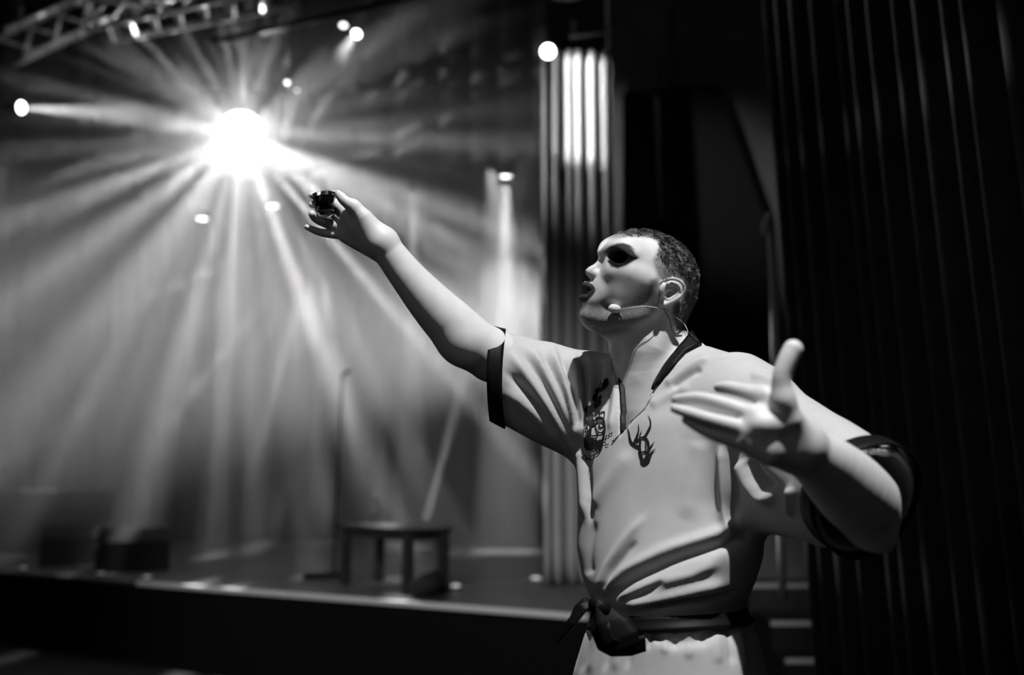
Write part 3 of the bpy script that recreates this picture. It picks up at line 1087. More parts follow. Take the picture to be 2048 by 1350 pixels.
# ---- his right arm, out and up to the left
ops += [
    ('+', s_chain([P(1190, 786, 2.05), P(1080, 745, 2.02), P(985, 712, 1.99)], (0.056, 0.053, 0.050)), 0.02),
    ('+', s_chain([P(985, 711, 1.99), P(942, 683, 1.975), P(905, 651, 1.965), P(862, 607, 1.955), P(818, 556, 1.945), P(790, 520, 1.94), P(765, 487, 1.935)],
                  (0.050, 0.0505, 0.0500, 0.0435, 0.0355, 0.0315, 0.0295)), 0.015),
    ('+', s_ell(P(925, 690, 1.965), (0.040, 0.040, 0.036)), 0.03),
]
RW = (765, 486, 1.935)
ops += [
    ('+', s_chain([P(*RW), P(722, 452, 1.935), P(697, 428, 1.945)], (0.0265, 0.021, 0.0135)), 0.012),
    ('+', s_chain([P(*RW), P(718, 458, 1.945), P(690, 441, 1.957)], (0.0265, 0.020, 0.0125)), 0.012),
    ('+', s_chain([P(*RW), P(716, 466, 1.953), P(686, 456, 1.966)], (0.0265, 0.020, 0.0125)), 0.012),
    ('+', s_chain([P(*RW), P(716, 474, 1.960), P(686, 466, 1.972)], (0.0265, 0.0195, 0.0125)), 0.012),
    ('+', s_chain([P(757, 477, 1.93), P(728, 436, 1.922), P(706, 412, 1.92)], (0.024, 0.0175, 0.0125)), 0.012),   # thenar
    ('+', s_chain([P(752, 500, 1.945), P(716, 482, 1.958), P(692, 472, 1.965)], (0.018, 0.0165, 0.013)), 0.012),   # little finger side
    # thumb
    ('+', s_chain([P(708, 414, 1.92), P(690, 402, 1.918), P(680, 391, 1.92), P(676.5, 386, 1.922)], (0.0125, 0.0105, 0.0088, 0.0060)), 0.008),
    # fingers: index, middle, ring round the glass, little finger free
    ('+', s_chain([P(697, 428, 1.945), P(660, 400, 1.992), P(634, 391, 1.985), P(624.5, 391, 1.958)], (0.0115, 0.0088, 0.0080, 0.0064)), 0.005),
    ('+', s_chain([P(690, 441, 1.957), P(655, 419, 1.996), P(634, 410, 1.986), P(624.5, 409, 1.955)], (0.0115, 0.0092, 0.0082, 0.0066)), 0.003),
    ('+', s_chain([P(686, 456, 1.966), P(652, 446, 1.976), P(632, 437, 1.955), P(624, 428, 1.940)], (0.0115, 0.0098, 0.0088, 0.0070)), 0.003),
    ('+', s_chain([P(688, 468, 1.970), P(655, 467.5, 1.975), P(633, 462, 1.97), P(614, 454, 1.965)], (0.0110, 0.0082, 0.0075, 0.0056)), 0.003),
]
# ---- his left arm: elbow out to the right, hand forward with the thumb up
ops += [
    ('+', s_chain([P(1495, 806, 1.77), P(1640, 930, 1.62), P(1748, 1030, 1.50)], (0.058, 0.055, 0.052)), 0.02),
    ('+', s_chain([P(1746, 1020, 1.49), P(1722, 1000, 1.465), P(1690, 968, 1.43), P(1650, 930, 1.39), P(1618, 908, 1.365), P(1598, 893, 1.35)],
                  (0.049, 0.054, 0.052, 0.043, 0.037, 0.0345)), 0.02),
    ('+', s_ell(P(1762, 1034, 1.50), (0.036, 0.036, 0.042)), 0.03),
]
LW = (1594, 888, 1.348)
ops += [
    ('+', s_chain([P(*LW), P(1556, 828, 1.335), P(1530, 793, 1.34)], (0.031, 0.021, 0.0140)), 0.014),
    ('+', s_chain([P(*LW), P(1545, 852, 1.33), P(1506, 830, 1.325)], (0.031, 0.0215, 0.0140)), 0.014),
    ('+', s_chain([P(*LW), P(1540, 876, 1.325), P(1494, 860, 1.322)], (0.031, 0.0215, 0.0140)), 0.014),
    ('+', s_chain([P(1592, 898, 1.348), P(1540, 902, 1.322), P(1486, 884, 1.325)], (0.031, 0.0210, 0.0135)), 0.014),
    ('+', s_chain([P(1592, 872, 1.335), P(1578, 838, 1.315), P(1566, 800, 1.31)], (0.024, 0.0185, 0.0150)), 0.012),
    ('+', s_ell(P(1535, 850, 1.312), (0.020, 0.014, 0.013)), 0.015),
    # thumb
    ('+', s_chain([P(1566, 802, 1.31), P(1563, 757, 1.31), P(1574, 723, 1.312), P(1586, 699, 1.315)], (0.0145, 0.0125, 0.0128, 0.0132)), 0.010),
    # index, middle, ring, little finger
    ('+', s_chain([P(1530, 793, 1.34), P(1480, 780, 1.37), P(1455, 775, 1.39), P(1438, 775, 1.41)], (0.0130, 0.0100, 0.0092, 0.0076)), 0.006),
    ('+', s_chain([P(1506, 830, 1.325), P(1440, 806, 1.345), P(1394, 796, 1.36), P(1352, 799, 1.38)], (0.0125, 0.0098, 0.0088, 0.0068)), 0.003),
    ('+', s_chain([P(1494, 860, 1.322), P(1430, 842, 1.328), P(1388, 829, 1.342), P(1350, 817, 1.365)], (0.0125, 0.0096, 0.0086, 0.0066)), 0.003),
    ('+', s_chain([P(1486, 884, 1.325), P(1436, 872, 1.332), P(1402, 857, 1.345), P(1372, 840, 1.36)], (0.0120, 0.0088, 0.0078, 0.0060)), 0.003),
]

root = empty('person', (P(1335, 1222, 1.87)[0], P(1335, 1222, 1.87)[1], 0.0),
             'man in a white wrap robe raising a small glass, headset microphone at his cheek', 'person')
allp = np.array([P(600, 370, 2.02), P(1820, 1100, 1.28), P(600, 1100, 2.1), P(1400, 440, 1.8), P(1300, 1350, 1.9), P(1300, 700, 2.15)])
pos, quads = mesh_sdf(ops, allp.min(0) - 0.05, allp.max(0) + 0.05, 0.002)
pos = relax(pos, quads, 2)

# ---- tones of the skin: stubble, make-up, lips (colour that stays put with the head)
base = 0.58
tone = np.full(len(pos), base)
a_, b_, c_ = hloc(pos)
inhead = (np.linalg.norm(pos - HO, axis=1) < 0.2)
ih = np.nonzero(inhead)[0]
hp = pos[ih]
hx, hy, _ = near_pix(hp)
hb = np.abs(b_[ih])
grain = vnoise(hp * 900, 3) * 0.5 + vnoise(hp * 420, 4) * 0.5


def region(poly, soft=3.0):
    return 1 - sstep(-soft, soft, poly_sd(hx.astype(np.float32), hy.astype(np.float32), poly))


t = np.full(len(ih), base)
neck_cut = 1 - sstep(680, 700, hy)
STUBBLE = [(1150, 604), (1163, 606), (1180, 603), (1205, 600), (1232, 612), (1262, 604), (1282, 585), (1296, 572), (1309, 585), (1314, 606),
           (1312, 622), (1290, 640), (1262, 655), (1240, 668), (1200, 676), (1150, 660)]
st = region(STUBBLE, 9) * (0.55 + 0.45 * grain)
t = t * (1 - st) + 0.10 * st
st = region([(1176, 560), (1186, 561), (1200, 572), (1206, 590), (1196, 590), (1188, 575), (1170, 568)], 4) * 0.35 * grain
t = t * (1 - st) + 0.12 * st
BUZZ = [(1228, 478), (1256, 474), (1280, 474), (1300, 476), (1314, 482), (1320, 492), (1313, 505), (1306, 520), (1310, 535), (1314, 550),
        (1322, 562), (1320, 580), (1324, 566), (1345, 553), (1366, 560), (1374, 580), (1366, 596), (1346, 612), (1344, 630), (1352, 660),
        (1400, 670), (1430, 560), (1400, 470), (1330, 440), (1240, 440)]
bz = region(BUZZ, 6)
fd_ = sstep(1300, 1368, hx)
t = t * (1 - bz) + ((0.30 - 0.20 * fd_) * (0.45 + 0.9 * grain)) * bz
sb = region([(1300, 560), (1314, 556), (1322, 580), (1316, 610), (1304, 622), (1290, 612), (1296, 588)], 5) * 0.75
t = t * (1 - sb) + 0.09 * sb
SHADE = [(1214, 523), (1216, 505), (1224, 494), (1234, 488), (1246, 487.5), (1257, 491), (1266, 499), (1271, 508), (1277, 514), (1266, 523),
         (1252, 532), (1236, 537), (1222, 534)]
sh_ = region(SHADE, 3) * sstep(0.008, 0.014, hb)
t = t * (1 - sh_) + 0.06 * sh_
BLACK = [(1216, 524), (1221, 516), (1225, 507), (1232, 503), (1240, 501), (1249, 503), (1258, 508), (1266, 512.5), (1279, 515.5),
         (1268, 521), (1257, 527), (1246, 532), (1234, 536), (1226, 532)]
bl = region(BLACK, 1.2) * sstep(0.008, 0.013, hb)
t = t * (1 - bl) + 0.004 * bl
BROW = [(1207, 509), (1212, 500), (1222, 491.5), (1234, 487), (1247, 486), (1260, 490), (1270, 500), (1260, 495), (1246, 491), (1234, 492), (1222, 498), (1213, 507)]
br = region(BROW, 1.5) * 0.85 * sstep(0.004, 0.009, hb)
t = t * (1 - br) + 0.03 * br
LIP1 = [(1150, 570), (1166, 564), (1176, 562.5), (1184, 567), (1189, 574), (1192, 580), (1184, 583), (1172, 586), (1150, 587)]
LIP2 = [(1145, 588), (1170, 586), (1184, 582), (1192, 580.5), (1188, 588), (1180, 597), (1171, 605), (1160, 605), (1145, 600)]
lp = np.maximum(region(LIP1, 1.5), region(LIP2, 1.5))
t = t * (1 - lp) + 0.035 * lp
tone[ih] = t
tone *= 0.94 + 0.12 * vnoise(pos * 60, 9)
m_skin = mat('skin', 0.4, 0.5, spec=0.3, bump=0.10, bscale=700, attr='tone')
body = big_mesh('body', pos, quads, m_skin, root, tone)

# eyeballs
for s in (1, -1):
    c = H(1235, 515.5, 0.031)
    if s < 0:
        c = c - 2 * HL * ((c - HO) @ HL)
    e = MB().lathe(c - HF * 0.0126 * 0.5 - s * HL * 0.0126 * .5, HF + s * HL * 0.9, [(0.0126 * (1 - math.cos(q)) - 0.0036, 0.0122 * math.sin(q)) for q in np.linspace(0.01, 3.13, 12)], 16)
    e.build('eye', mat('eye_white', 0.5, 0.15), root, True)

# ---- cropped hair: thousands of short tapered strands on the scalp
HAIRTOP = [(1250, 474), (1268, 474), (1288, 474), (1303, 478), (1314, 484), (1320, 494), (1318, 508), (1322, 520), (1335, 530), (1352, 536),
           (1372, 548), (1420, 560), (1400, 480), (1340, 440), (1260, 440)]
nrm = vnormals(pos, quads)
cand = ih[(bz > 0.5) & (hy < 640)]
cx_, cy_, _ = near_pix(pos[cand])
cp_ = 0.12 + 0.88 * np.maximum(sstep(1310, 1372, cx_), 1 - sstep(-12, 12, poly_sd(cx_.astype(np.float32), cy_.astype(np.float32), HAIRTOP)))
pick = rng.choice(cand, 30000, p=cp_ / cp_.sum())
pp, nn = pos[pick], nrm[pick]
qx, qy, _ = near_pix(pp)
top = 1 - sstep(-10, 14, poly_sd(qx.astype(np.float32), qy.astype(np.float32), HAIRTOP))
fade = sstep(1300, 1372, qx)
ln = 0.0012 + 0.0012 * fade + 0.0036 * top * (0.5 + 0.9 * vnoise(pp * 120, 21))
clump = np.stack([vnoise(pp * 150, 31), vnoise(pp * 150, 32), vnoise(pp * 150, 33)], 1) - 0.5
dirv = nn * (0.45 - 0.15 * (1 - top))[:, None] + HF * 0.25 - HU * 0.1 + clump * 2.2 + rng.normal(0, 0.22, pp.shape)
dirv /= np.linalg.norm(dirv, axis=1, keepdims=True)
tip = pp + dirv * ln[:, None] + nn * (0.3 * ln)[:, None]
mid = pp + dirv * (0.45 * ln)[:, None] + nn * (0.35 * ln)[:, None]
side = np.cross(dirv, nn + 0.01)
side /= np.linalg.norm(side, axis=1, keepdims=True)
wd = (0.00025 + 0.00025 * top)[:, None]
n0 = len(pp)
hv = np.concatenate([pp - side * wd - nn * 0.001, pp + side * wd - nn * 0.001, mid - side * wd * .8, mid + side * wd * .8, tip - side * wd * .2, tip + side * wd * .2])
i = np.arange(n0)
hq = np.concatenate([np.stack([i, i + n0, i + 3 * n0, i + 2 * n0], 1), np.stack([i + 2 * n0, i + 3 * n0, i + 5 * n0, i + 4 * n0], 1)])
hair = big_mesh('hair', hv, hq, mat('hair', 0.13, 0.6, spec=0.3), root)
tag(hair, 'short cropped dark hair, faded at the sides', kind='stuff')

# ---- the robe
ROWS = [(745, 1215, 1480, 1.95, .62), (790, 1185, 1510, 1.94, .62), (850, 1163, 1520, 1.925, .66), (930, 1157, 1505, 1.9, .68), (1000, 1158, 1496, 1.88, .74),
        (1100, 1157, 1512, 1.85, 0.77), (1160, 1167, 1500, 1.832, 0.86), (1200, 1184, 1484, 1.822, 0.93), (1222, 1190, 1480, 1.818, 0.95), (1262, 1174, 1506, 1.812, 0.92),
        (1350, 1148, 1528, 1.81, 0.86), (1500, 1120, 1548, 1.84, .8), (1640, 1105, 1560, 1.85, .8)]
_zz, _cx, _cy, _A, _B = [], [], [], [], []
for y, xl, xr, d, k in ROWS:
    c = P((xl + xr) / 2, y, d)
    w = (xr - xl) / 2 / FPX * d
    A = w / math.sqrt(SH[0] ** 2 + (k * NV[0]) ** 2)
    _zz.append(c[2]); _cx.append(c[0]); _cy.append(c[1]); _A.append(A); _B.append(A * k)
_o = np.argsort(_zz)
_zz, _cx, _cy, _A, _B = (np.array(v)[_o] for v in (_zz, _cx, _cy, _A, _B))
_zf = np.linspace(_zz[0] - 0.1, _zz[-1] + 0.1, 600)
_kw = np.hanning(27)
_kw /= _kw.sum()
_cx, _cy, _A, _B = (np.convolve(np.pad(np.interp(_zf, _zz, v), 13, mode='edge'), _kw, 'valid') for v in (_cx, _cy, _A, _B))
_zz = _zf


def loft_at(z):
    return (np.interp(z, _zz, _cx), np.interp(z, _zz, _cy), np.interp(z, _zz, _A), np.interp(z, _zz, _B))


def s_torso(zlo, zhi, off=0.0, k=0.01):
    def f(x):
        z = x[:, 2]
        cx, cy, A, B = loft_at(z)
        A = A + off
        B = B + off
        dx, dy = x[:, 0] - cx, x[:, 1] - cy
        u = (dx * SH[0] + dy * SH[1]) / A
        v = (dx * NV[0] + dy * NV[1]) / B
        r = np.sqrt(u * u + v * v + 1e-9)
        g = np.sqrt((u / A) ** 2 + (v / B) ** 2) + 1e-6
        d = (r - 1) * r / g
        return smax(d, np.maximum(z - zhi, zlo - z), k).astype(np.float32)
    return f


def s_sleeve_r(x0, x1, off=0.0):
    c0, c1 = P(985, 748, 2.0), P(1190, 828, 2.035)

    def f(x):
        q = x - vec(c0)
        t = q @ vec(RGT)
        L = float((c1 - c0) @ RGT)
        k = np.clip(t / L, -0.3, 1.2)
        up = q @ vec(UPV) - k * float((c1 - c0) @ UPV)
        dp = q @ vec(FWD) - k * float((c1 - c0) @ FWD)
        ru = 0.090 + 0.030 * k + off
        rd = 0.070 + 0.028 * k + off
        r = np.sqrt((up / ru) ** 2 + (dp / rd) ** 2 + 1e-9)
        g = np.sqrt((up / ru / ru) ** 2 + (dp / rd / rd) ** 2) + 1e-6
        d = (r - 1) * r / g
        bend = 0.006 * np.cos(np.clip(up / ru, -1, 1) * 1.57)
        return smax(d, np.maximum(x0 - t - bend, t - x1), 0.004).astype(np.float32)
    return f


LS0, LS1 = P(1492, 836, 1.815), P(1732, 1000, 1.495)
LSA = (LS1 - LS0) / np.linalg.norm(LS1 - LS0)
LSL = np.linalg.norm(LS1 - LS0)


def s_sleeve_l(t0, t1, off=0.0):
    def f(x):
        q = x - vec(LS0)
        t = q @ vec(LSA)
        p = q - t[:, None] * vec(LSA)
        k = t / LSL
        r = 0.090 - 0.002 * k + off
        return smax(np.sqrt(np.einsum('ij,ij->i', p, p)) - r, np.maximum(t0 - t, t - t1), 0.004).astype(np.float32)
    return f


VOPEN = [(1241, 700), (1240, 770), (1241, 872), (1262, 846), (1290, 818), (1309, 786), (1326, 752), (1350, 716), (1374, 684), (1378, 640), (1240, 620)]


def s_vopen(x):
    q = x - vec(CAM)
    d = q @ vec(FWD)
    u = 1024 + FPX * (q @ vec(RGT)) / d
    v = 675 - FPX * (q @ vec(UPV)) / d
    e = poly_sd(u, v, VOPEN) * d / FPX
    return smax(e, d - 1.955, 0.01).astype(np.float32)


rops = [
    ('+', s_torso(0.62, 1.47), 0),
    ('+', s_chain([P(1180, 785, 2.05), P(1240, 772, 1.99), P(1310, 752, 1.965), P(1400, 762, 1.88), P(1492, 808, 1.785)], (0.072, 0.062, 0.066, 0.067, 0.068)), 0.05),
    ('+', s_sleeve_r(0.0, 0.30), 0.035),
    ('+', s_sleeve_l(0.0, LSL), 0.06),
    ('+', s_chain([P(1528, 975, 1.745), P(1650, 1014, 1.61)], (0.076, 0.060)), 0.05),
    ('-', s_sleeve_r(-0.2, 0.07, -0.010), 0.002),
    ('-', s_sleeve_l(LSL - 0.11, LSL + 0.3, -0.010), 0.002),
    ('-', s_vopen, 0.004),
    ('-', s_chain([P(1338, 610, 1.93), P(1304, 680, 1.93), P(1302, 730, 1.935)], (0.060, 0.072, 0.074)), 0.006),
]
ap = np.array([P(950, 640, 2.0), P(1860, 1120, 1.4), P(1300, 640, 2.2), P(1100, 1640, 2.1), P(1600, 1660, 1.7), P(1000, 900, 2.25)])
rpos, rquads = mesh_sdf(rops, ap.min(0) - 0.03, ap.max(0) + 0.03, 0.0036)
rpos = relax(rpos, rquads, 3)

# folds: (points in the frame, half width px, height m); ridge positive, groove negative
FOLDS = []


def fold(pts, w, h):
    FOLDS.append((pts, w, h))


# fan from the armpit up the right sleeve
for (x0, y0), (x1, y1), w, h in [((1150, 905), (1014, 700), 11, .010), ((1148, 890), (1036, 690), 9, -.007), ((1152, 880), (1058, 692), 11, .011), ((1150, 870), (1078, 700), 8, -.009),
                                 ((1158, 880), (1098, 690), 9, .012), ((1160, 860), (1116, 706), 7, -.009), ((1166, 870), (1142, 704), 9, .010), ((1168, 860), (1158, 712), 6, -.010),
                                 ((1176, 900), (1178, 708), 8, .010), ((1182, 850), (1196, 716), 6, -.008), ((1190, 820), (1216, 722), 7, .009), ((1120, 880), (1006, 780), 13, .008),
                                 ((1135, 895), (1010, 740), 8, -.008), ((1205, 860), (1212, 740), 5, -.005), ((1220, 860), (1228, 745), 5, .005)]:
    mx, my = (x0 + x1) / 2 + 6, (y0 + y1) / 2 - 2
    fold([(x0, y0), (mx, my), (x1, y1)], w, h)
# side seam fold under the armpit
fold([(1160, 900), (1163, 960), (1168, 1040)], 7, .008)
fold([(1174, 910), (1176, 960), (1180, 1050)], 6, -.008)
# pull lines from the knot up to the right
fold([(1200, 1188), (1250, 1140), (1330, 1100), (1420, 1072), (1490, 1040)], 12, .009)
fold([(1212, 1196), (1270, 1156), (1350, 1122), (1440, 1092), (1500, 1066)], 10, -.011)
fold([(1230, 1205), (1300, 1170), (1380, 1150), (1440, 1120)], 13, .008)
fold([(1196, 1180), (1216, 1130), (1250, 1080), (1290, 1030)], 9, .006)
fold([(1206, 1182), (1236, 1130), (1275, 1080)], 7, -.007)
fold([(1236, 1203), (1290, 1184), (1330, 1160)], 7, -.007)
fold([(1250, 1212), (1310, 1200), (1390, 1180), (1450, 1166)], 12, .010)
fold([(1180, 1150), (1178, 1100), (1190, 1040)], 9, -.005)
fold([(1300, 1220), (1360, 1206), (1430, 1196), (1480, 1180)], 8, -.007)
# long soft chest folds
fold([(1180, 1010), (1220, 960), (1262, 900)], 16, .005)
fold([(1400, 880), (1390, 960), (1370, 1040)], 20, .005)
# front edge of the robe panel under the left arm
fold([(1446, 890), (1447, 960), (1446, 1030), (1460, 1080)], 10, .012)
fold([(1464, 890), (1466, 960), (1470, 1050)], 10, -.014)
fold([(1478, 920), (1496, 960), (1520, 990), (1556, 1000)], 12, .016)
fold([(1500, 920), (1520, 955), (1550, 975)], 10, -.012)
fold([(1580, 975), (1582, 1030)], 7, .010)
# near shoulder
fold([(1330, 772), (1360, 748), (1395, 722), (1420, 712)], 8, .006)
fold([(1345, 778), (1376, 752), (1404, 738)], 6, -.007)
fold([(1300, 812), (1340, 790), (1380, 770)], 10, .004)
fold([(1500, 752), (1540, 762), (1580, 790)], 8, .006)
fold([(1690, 900), (1740, 884), (1786, 888)], 9, -.010)
fold([(1690, 914), (1740, 898), (1790, 906)], 7, .010)
# gathers under the belt
for x, w, h, e in [(1288, 7, .008, 1290), (1300, 5, -.008, 1300), (1328, 8, .008, 1310), (1346, 6, -.009, 1300), (1372, 9, .008, 1320), (1398, 6, -.008, 1296), (1424, 9, .008, 1330),
                   (1448, 7, -.010, 1330), (1470, 10, .010, 1350), (1240, 8, .008, 1345), (1222, 6, -.008, 1345), (1196, 8, .008, 1350), (1180, 6, -.007, 1350), (1262, 6, -.008, 1340)]:
    h *= .45
    fold([(x, 1232), (x + (x - 1335) * .06 + 4, (1232 + e) / 2), (x + (x - 1335) * .14, e)], w, h)
fold([(1300, 1262), (1340, 1285), (1390, 1282), (1450, 1250)], 12, -.006)

rn = vnormals(rpos, rquads)
fx, fy, fd = pix(rpos)
facing = -(rn * ((rpos - CAM) / np.linalg.norm(rpos - CAM, axis=1, keepdims=True))).sum(1)
wgt = sstep(-0.25, 0.15, facing)
disp = 0.004 * (vnoise(rpos * 9, 5) - 0.5) + 0.0035 * (vnoise(rpos * np.array((22, 22, 9)), 6) - 0.5)
for pts, w, h in FOLDS:
    pts = np.array(pts, float)
    # refine the line with a smooth curve
    tt = np.linspace(0, 1, 14)
    kn = np.linspace(0, 1, len(pts))
    if len(pts) == 3:
        a, b, c = pts
        b2 = 2 * b - (a + c) / 2
        line = np.stack([(1 - s) ** 2 * a + 2 * s * (1 - s) * b2 + s * s * c for s in tt])
    else:
        line = np.stack([np.interp(tt, kn, pts[:, 0]), np.interp(tt, kn, pts[:, 1])], 1)
    sel = np.nonzero((fx > line[:, 0].min() - 3 * w) & (fx < line[:, 0].max() + 3 * w) & (fy > line[:, 1].min() - 3 * w) & (fy < line[:, 1].max() + 3 * w))[0]
    if len(sel) == 0:
        continue
    best = np.full(len(sel), 1e9)
    bt = np.zeros(len(sel))
    X, Y = fx[sel], fy[sel]
    for i in range(13):
        ax, ay = line[i]
        ex, ey = line[i + 1] - line[i]
        s = np.clip(((X - ax) * ex + (Y - ay) * ey) / (ex * ex + ey * ey + 1e-9), 0, 1)
        dd = np.hypot(X - ax - ex * s, Y - ay - ey * s)
        m = dd < best
        best = np.where(m, dd, best)
        bt = np.where(m, (i + s) / 13, bt)
    prof = np.exp(-(best / w) ** 2) * sstep(0, 0.18, bt + 0.05) * sstep(0, 0.25, 1.05 - bt)
    disp[sel] += h * prof
rpos = rpos + rn * (disp * wgt)[:, None]
m_robe = mat('robe_cloth', 0.44, 0.75, spec=0.3, noise=0.03, nscale=60, bump=0.12, bscale=900, sheen=0.15)
robe = big_mesh('robe', rpos, rquads, m_robe, root)
tag(robe, 'white satin wrap robe with wide short sleeves')
rtree = BVHTree.FromPolygons([tuple(v) for v in rpos], [tuple(int(k) for k in q) for q in rquads])
btree = BVHTree.FromPolygons([tuple(v) for v in pos], [tuple(int(k) for k in q) for q in quads])


def hit(px, py, trees=(rtree,)):
    r = P(px, py, 1.0) - CAM
    r /= np.linalg.norm(r)
    best = None
    for t_ in trees:
        h = t_.ray_cast(Vector(CAM), Vector(r))
        if h[0] is not None and (best is None or h[3] < best[1]):
            best = (np.array(h[0]), h[3], np.array(h[1]))
    return None if best is None else (best[0], best[2])


m_black = mat('black_satin', 0.005, 0.5, spec=0.12, noise=0.15, nscale=80, bump=0.15, bscale=600)


def ribbon(name, left, right, m, parent, thick=0.003, n=40, smooth=True):
    """a strip of cloth between two 3D edge lines, with thickness"""
    def res(l):
        l = np.array(l, float)
        s = np.concatenate([[0], np.cumsum(np.linalg.norm(np.diff(l, axis=0), axis=1))])
        return np.stack([np.interp(np.linspace(0, s[-1], n), s, l[:, k]) for k in range(3)], 1)
    L, R = res(left), res(right)
    M = 5
    v = [L[i] + (R[i] - L[i]) * j / (M - 1) for i in range(n) for j in range(M)]
    f = [(i * M + j, i * M + j + 1, (i + 1) * M + j + 1, (i + 1) * M + j) for i in range(n - 1) for j in range(M - 1)]
    o = mesh_obj(name, v, f, m, parent, smooth)
    s = o.modifiers.new('thick', 'SOLIDIFY')
    s.thickness = thick
    s.offset = 0
    return o


# cuffs
def ring_band(name, ring, m, parent, thick=0.0035):
    """ring(t, q): point at fraction t across the band and angle q"""
    n = 64
    v = [ring(t_, q) for t_ in np.linspace(0, 1, 5) for q in np.arange(n) * 2 * math.pi / n]
    f = [(i * n + k, i * n + (k + 1) % n, (i + 1) * n + (k + 1) % n, (i + 1) * n + k) for i in range(4) for k in range(n)]
    o = mesh_obj(name, v, f, m, parent, True)
    s = o.modifiers.new('thick', 'SOLIDIFY')
    s.thickness = thick
    s.offset = 1
    return o


def ring_r(t_, q):
    c0, c1 = P(985, 748, 2.0), P(1190, 828, 2.035)
    L = float((c1 - c0) @ RGT)
    up, dp = math.sin(q), math.cos(q)
    tt = -0.006 * math.cos(up * 1.57) - 0.004 + t_ * 0.030
    k = tt / L
    off = 0.0035
    return c0 + RGT * tt + UPV * (k * float((c1 - c0) @ UPV) + up * (0.090 + 0.030 * k + off)) + FWD * (k * float((c1 - c0) @ FWD) + dp * (0.070 + 0.028 * k + off))


_u = np.cross(LSA, np.array((0, 0, 1.0)))
_u /= np.linalg.norm(_u)
_w = np.cross(_u, LSA)


def ring_l(t_, q):
    tt = LSL + 0.006 - t_ * 0.034
    r = 0.090 - 0.002 * tt / LSL + 0.003 + 0.003 * math.sin(3 * q + 1)
    return LS0 + LSA * tt + r * (math.cos(q) * _u + math.sin(q) * _w)


tag(ring_band('cuff', ring_r, m_black, robe), 'black cuff band')
tag(ring_band('cuff', ring_l, m_black, robe), 'black cuff band')


def stick(pts, lift=0.004, trees=(rtree, btree)):
    """points of the frame laid on the cloth, a little proud of it"""
    out, last = [], None
    for p in pts:
        if len(p) == 3:
            out.append(P(*p))
            continue
        h = hit(p[0], p[1], trees)
        if h is None:
            out.append(out[-1] if out else P(p[0], p[1], 1.9))
            continue
        out.append(h[0] + h[1] * lift)
    return out


# collar: far lapel, round the nape, near lapel
def dens(pts, n=26):
    pts = np.array(pts, float)
    s = np.concatenate([[0], np.cumsum(np.linalg.norm(np.diff(pts, axis=0), axis=1))])
    return [tuple(np.interp(k, s, pts[:, j]) for j in range(pts.shape[1])) for k in np.linspace(0, s[-1], n)]


near_out = stick(dens([(1402, 692), (1374, 706), (1345, 738), (1322, 766), (1308, 781)]), 0.005)
near_in = stick(dens([(1372, 676), (1352, 703), (1331, 732), (1317, 756), (1305, 778)]), 0.007)
tag(ribbon('collar', near_out, near_in, m_black, robe, 0.004), 'black collar band')
far_a = stick(dens([(1233, 738), (1239, 790), (1240, 866)]), 0.003, (rtree,))
far_b = [p + RGT * 0.010 - FWD * 0.001 for p in far_a]
tag(ribbon('collar', far_a, far_b, m_black, robe, 0.003), 'black collar band')
back_a = [near_out[0], P(1400, 700, 1.97), P(1345, 715, 2.03), P(1270, 722, 2.03), P(1232, 732, 1.98)]
back_b = [near_in[0] + UPV * 0.004, P(1384, 662, 1.90), P(1385, 672, 1.975), P(1335, 690, 2.02), P(1275, 700, 2.02), P(1236, 722, 1.985)]
tag(ribbon('collar', back_a, back_b, m_black, robe, 0.004), 'black collar band')
# the near lapel edge, a folded white hem
hem = stick(dens([(1304, 780), (1306, 790), (1290, 818), (1262, 846), (1241, 866), (1226, 884)]), 0.002, (rtree,))
MB().tube(hem, 0.0014, 8).build('hem', m_robe, robe, True)


# embroidery: flat motifs laid on the cloth
def patch(mb, poly, lift=0.0016, step=4.0):
    poly = np.array(poly, float)
    pts = [tuple(p) for p in poly]
    n = len(pts)
    gx, gy = np.meshgrid(np.arange(poly[:, 0].min(), poly[:, 0].max(), step), np.arange(poly[:, 1].min(), poly[:, 1].max(), step))
    gx, gy = gx.ravel(), gy.ravel()
    sd = poly_sd(gx.astype(np.float32), gy.astype(np.float32), poly)
    allp = [Vector(p) for p in pts] + [Vector((x, y)) for x, y, d in zip(gx, gy, sd) if d < -1.0]
    vs, _, fs, *_r = delaunay_2d_cdt(allp, [(i, (i + 1) % n) for i in range(n)], [], 0, 1e-5)
    keep = []
    for f in fs:
        c = sum((vs[i] for i in f), Vector((0, 0))) / len(f)
        if poly_sd(np.array([c.x], np.float32), np.array([c.y], np.float32), poly)[0] < 0:
            keep.append(tuple(f))
    out = []
    for v in vs:
        h = hit(v.x, v.y)
        out.append(h[0] + h[1] * lift - FWD * 0.0006 if h else P(v.x, v.y, 1.8))
    mb.add(out, keep)


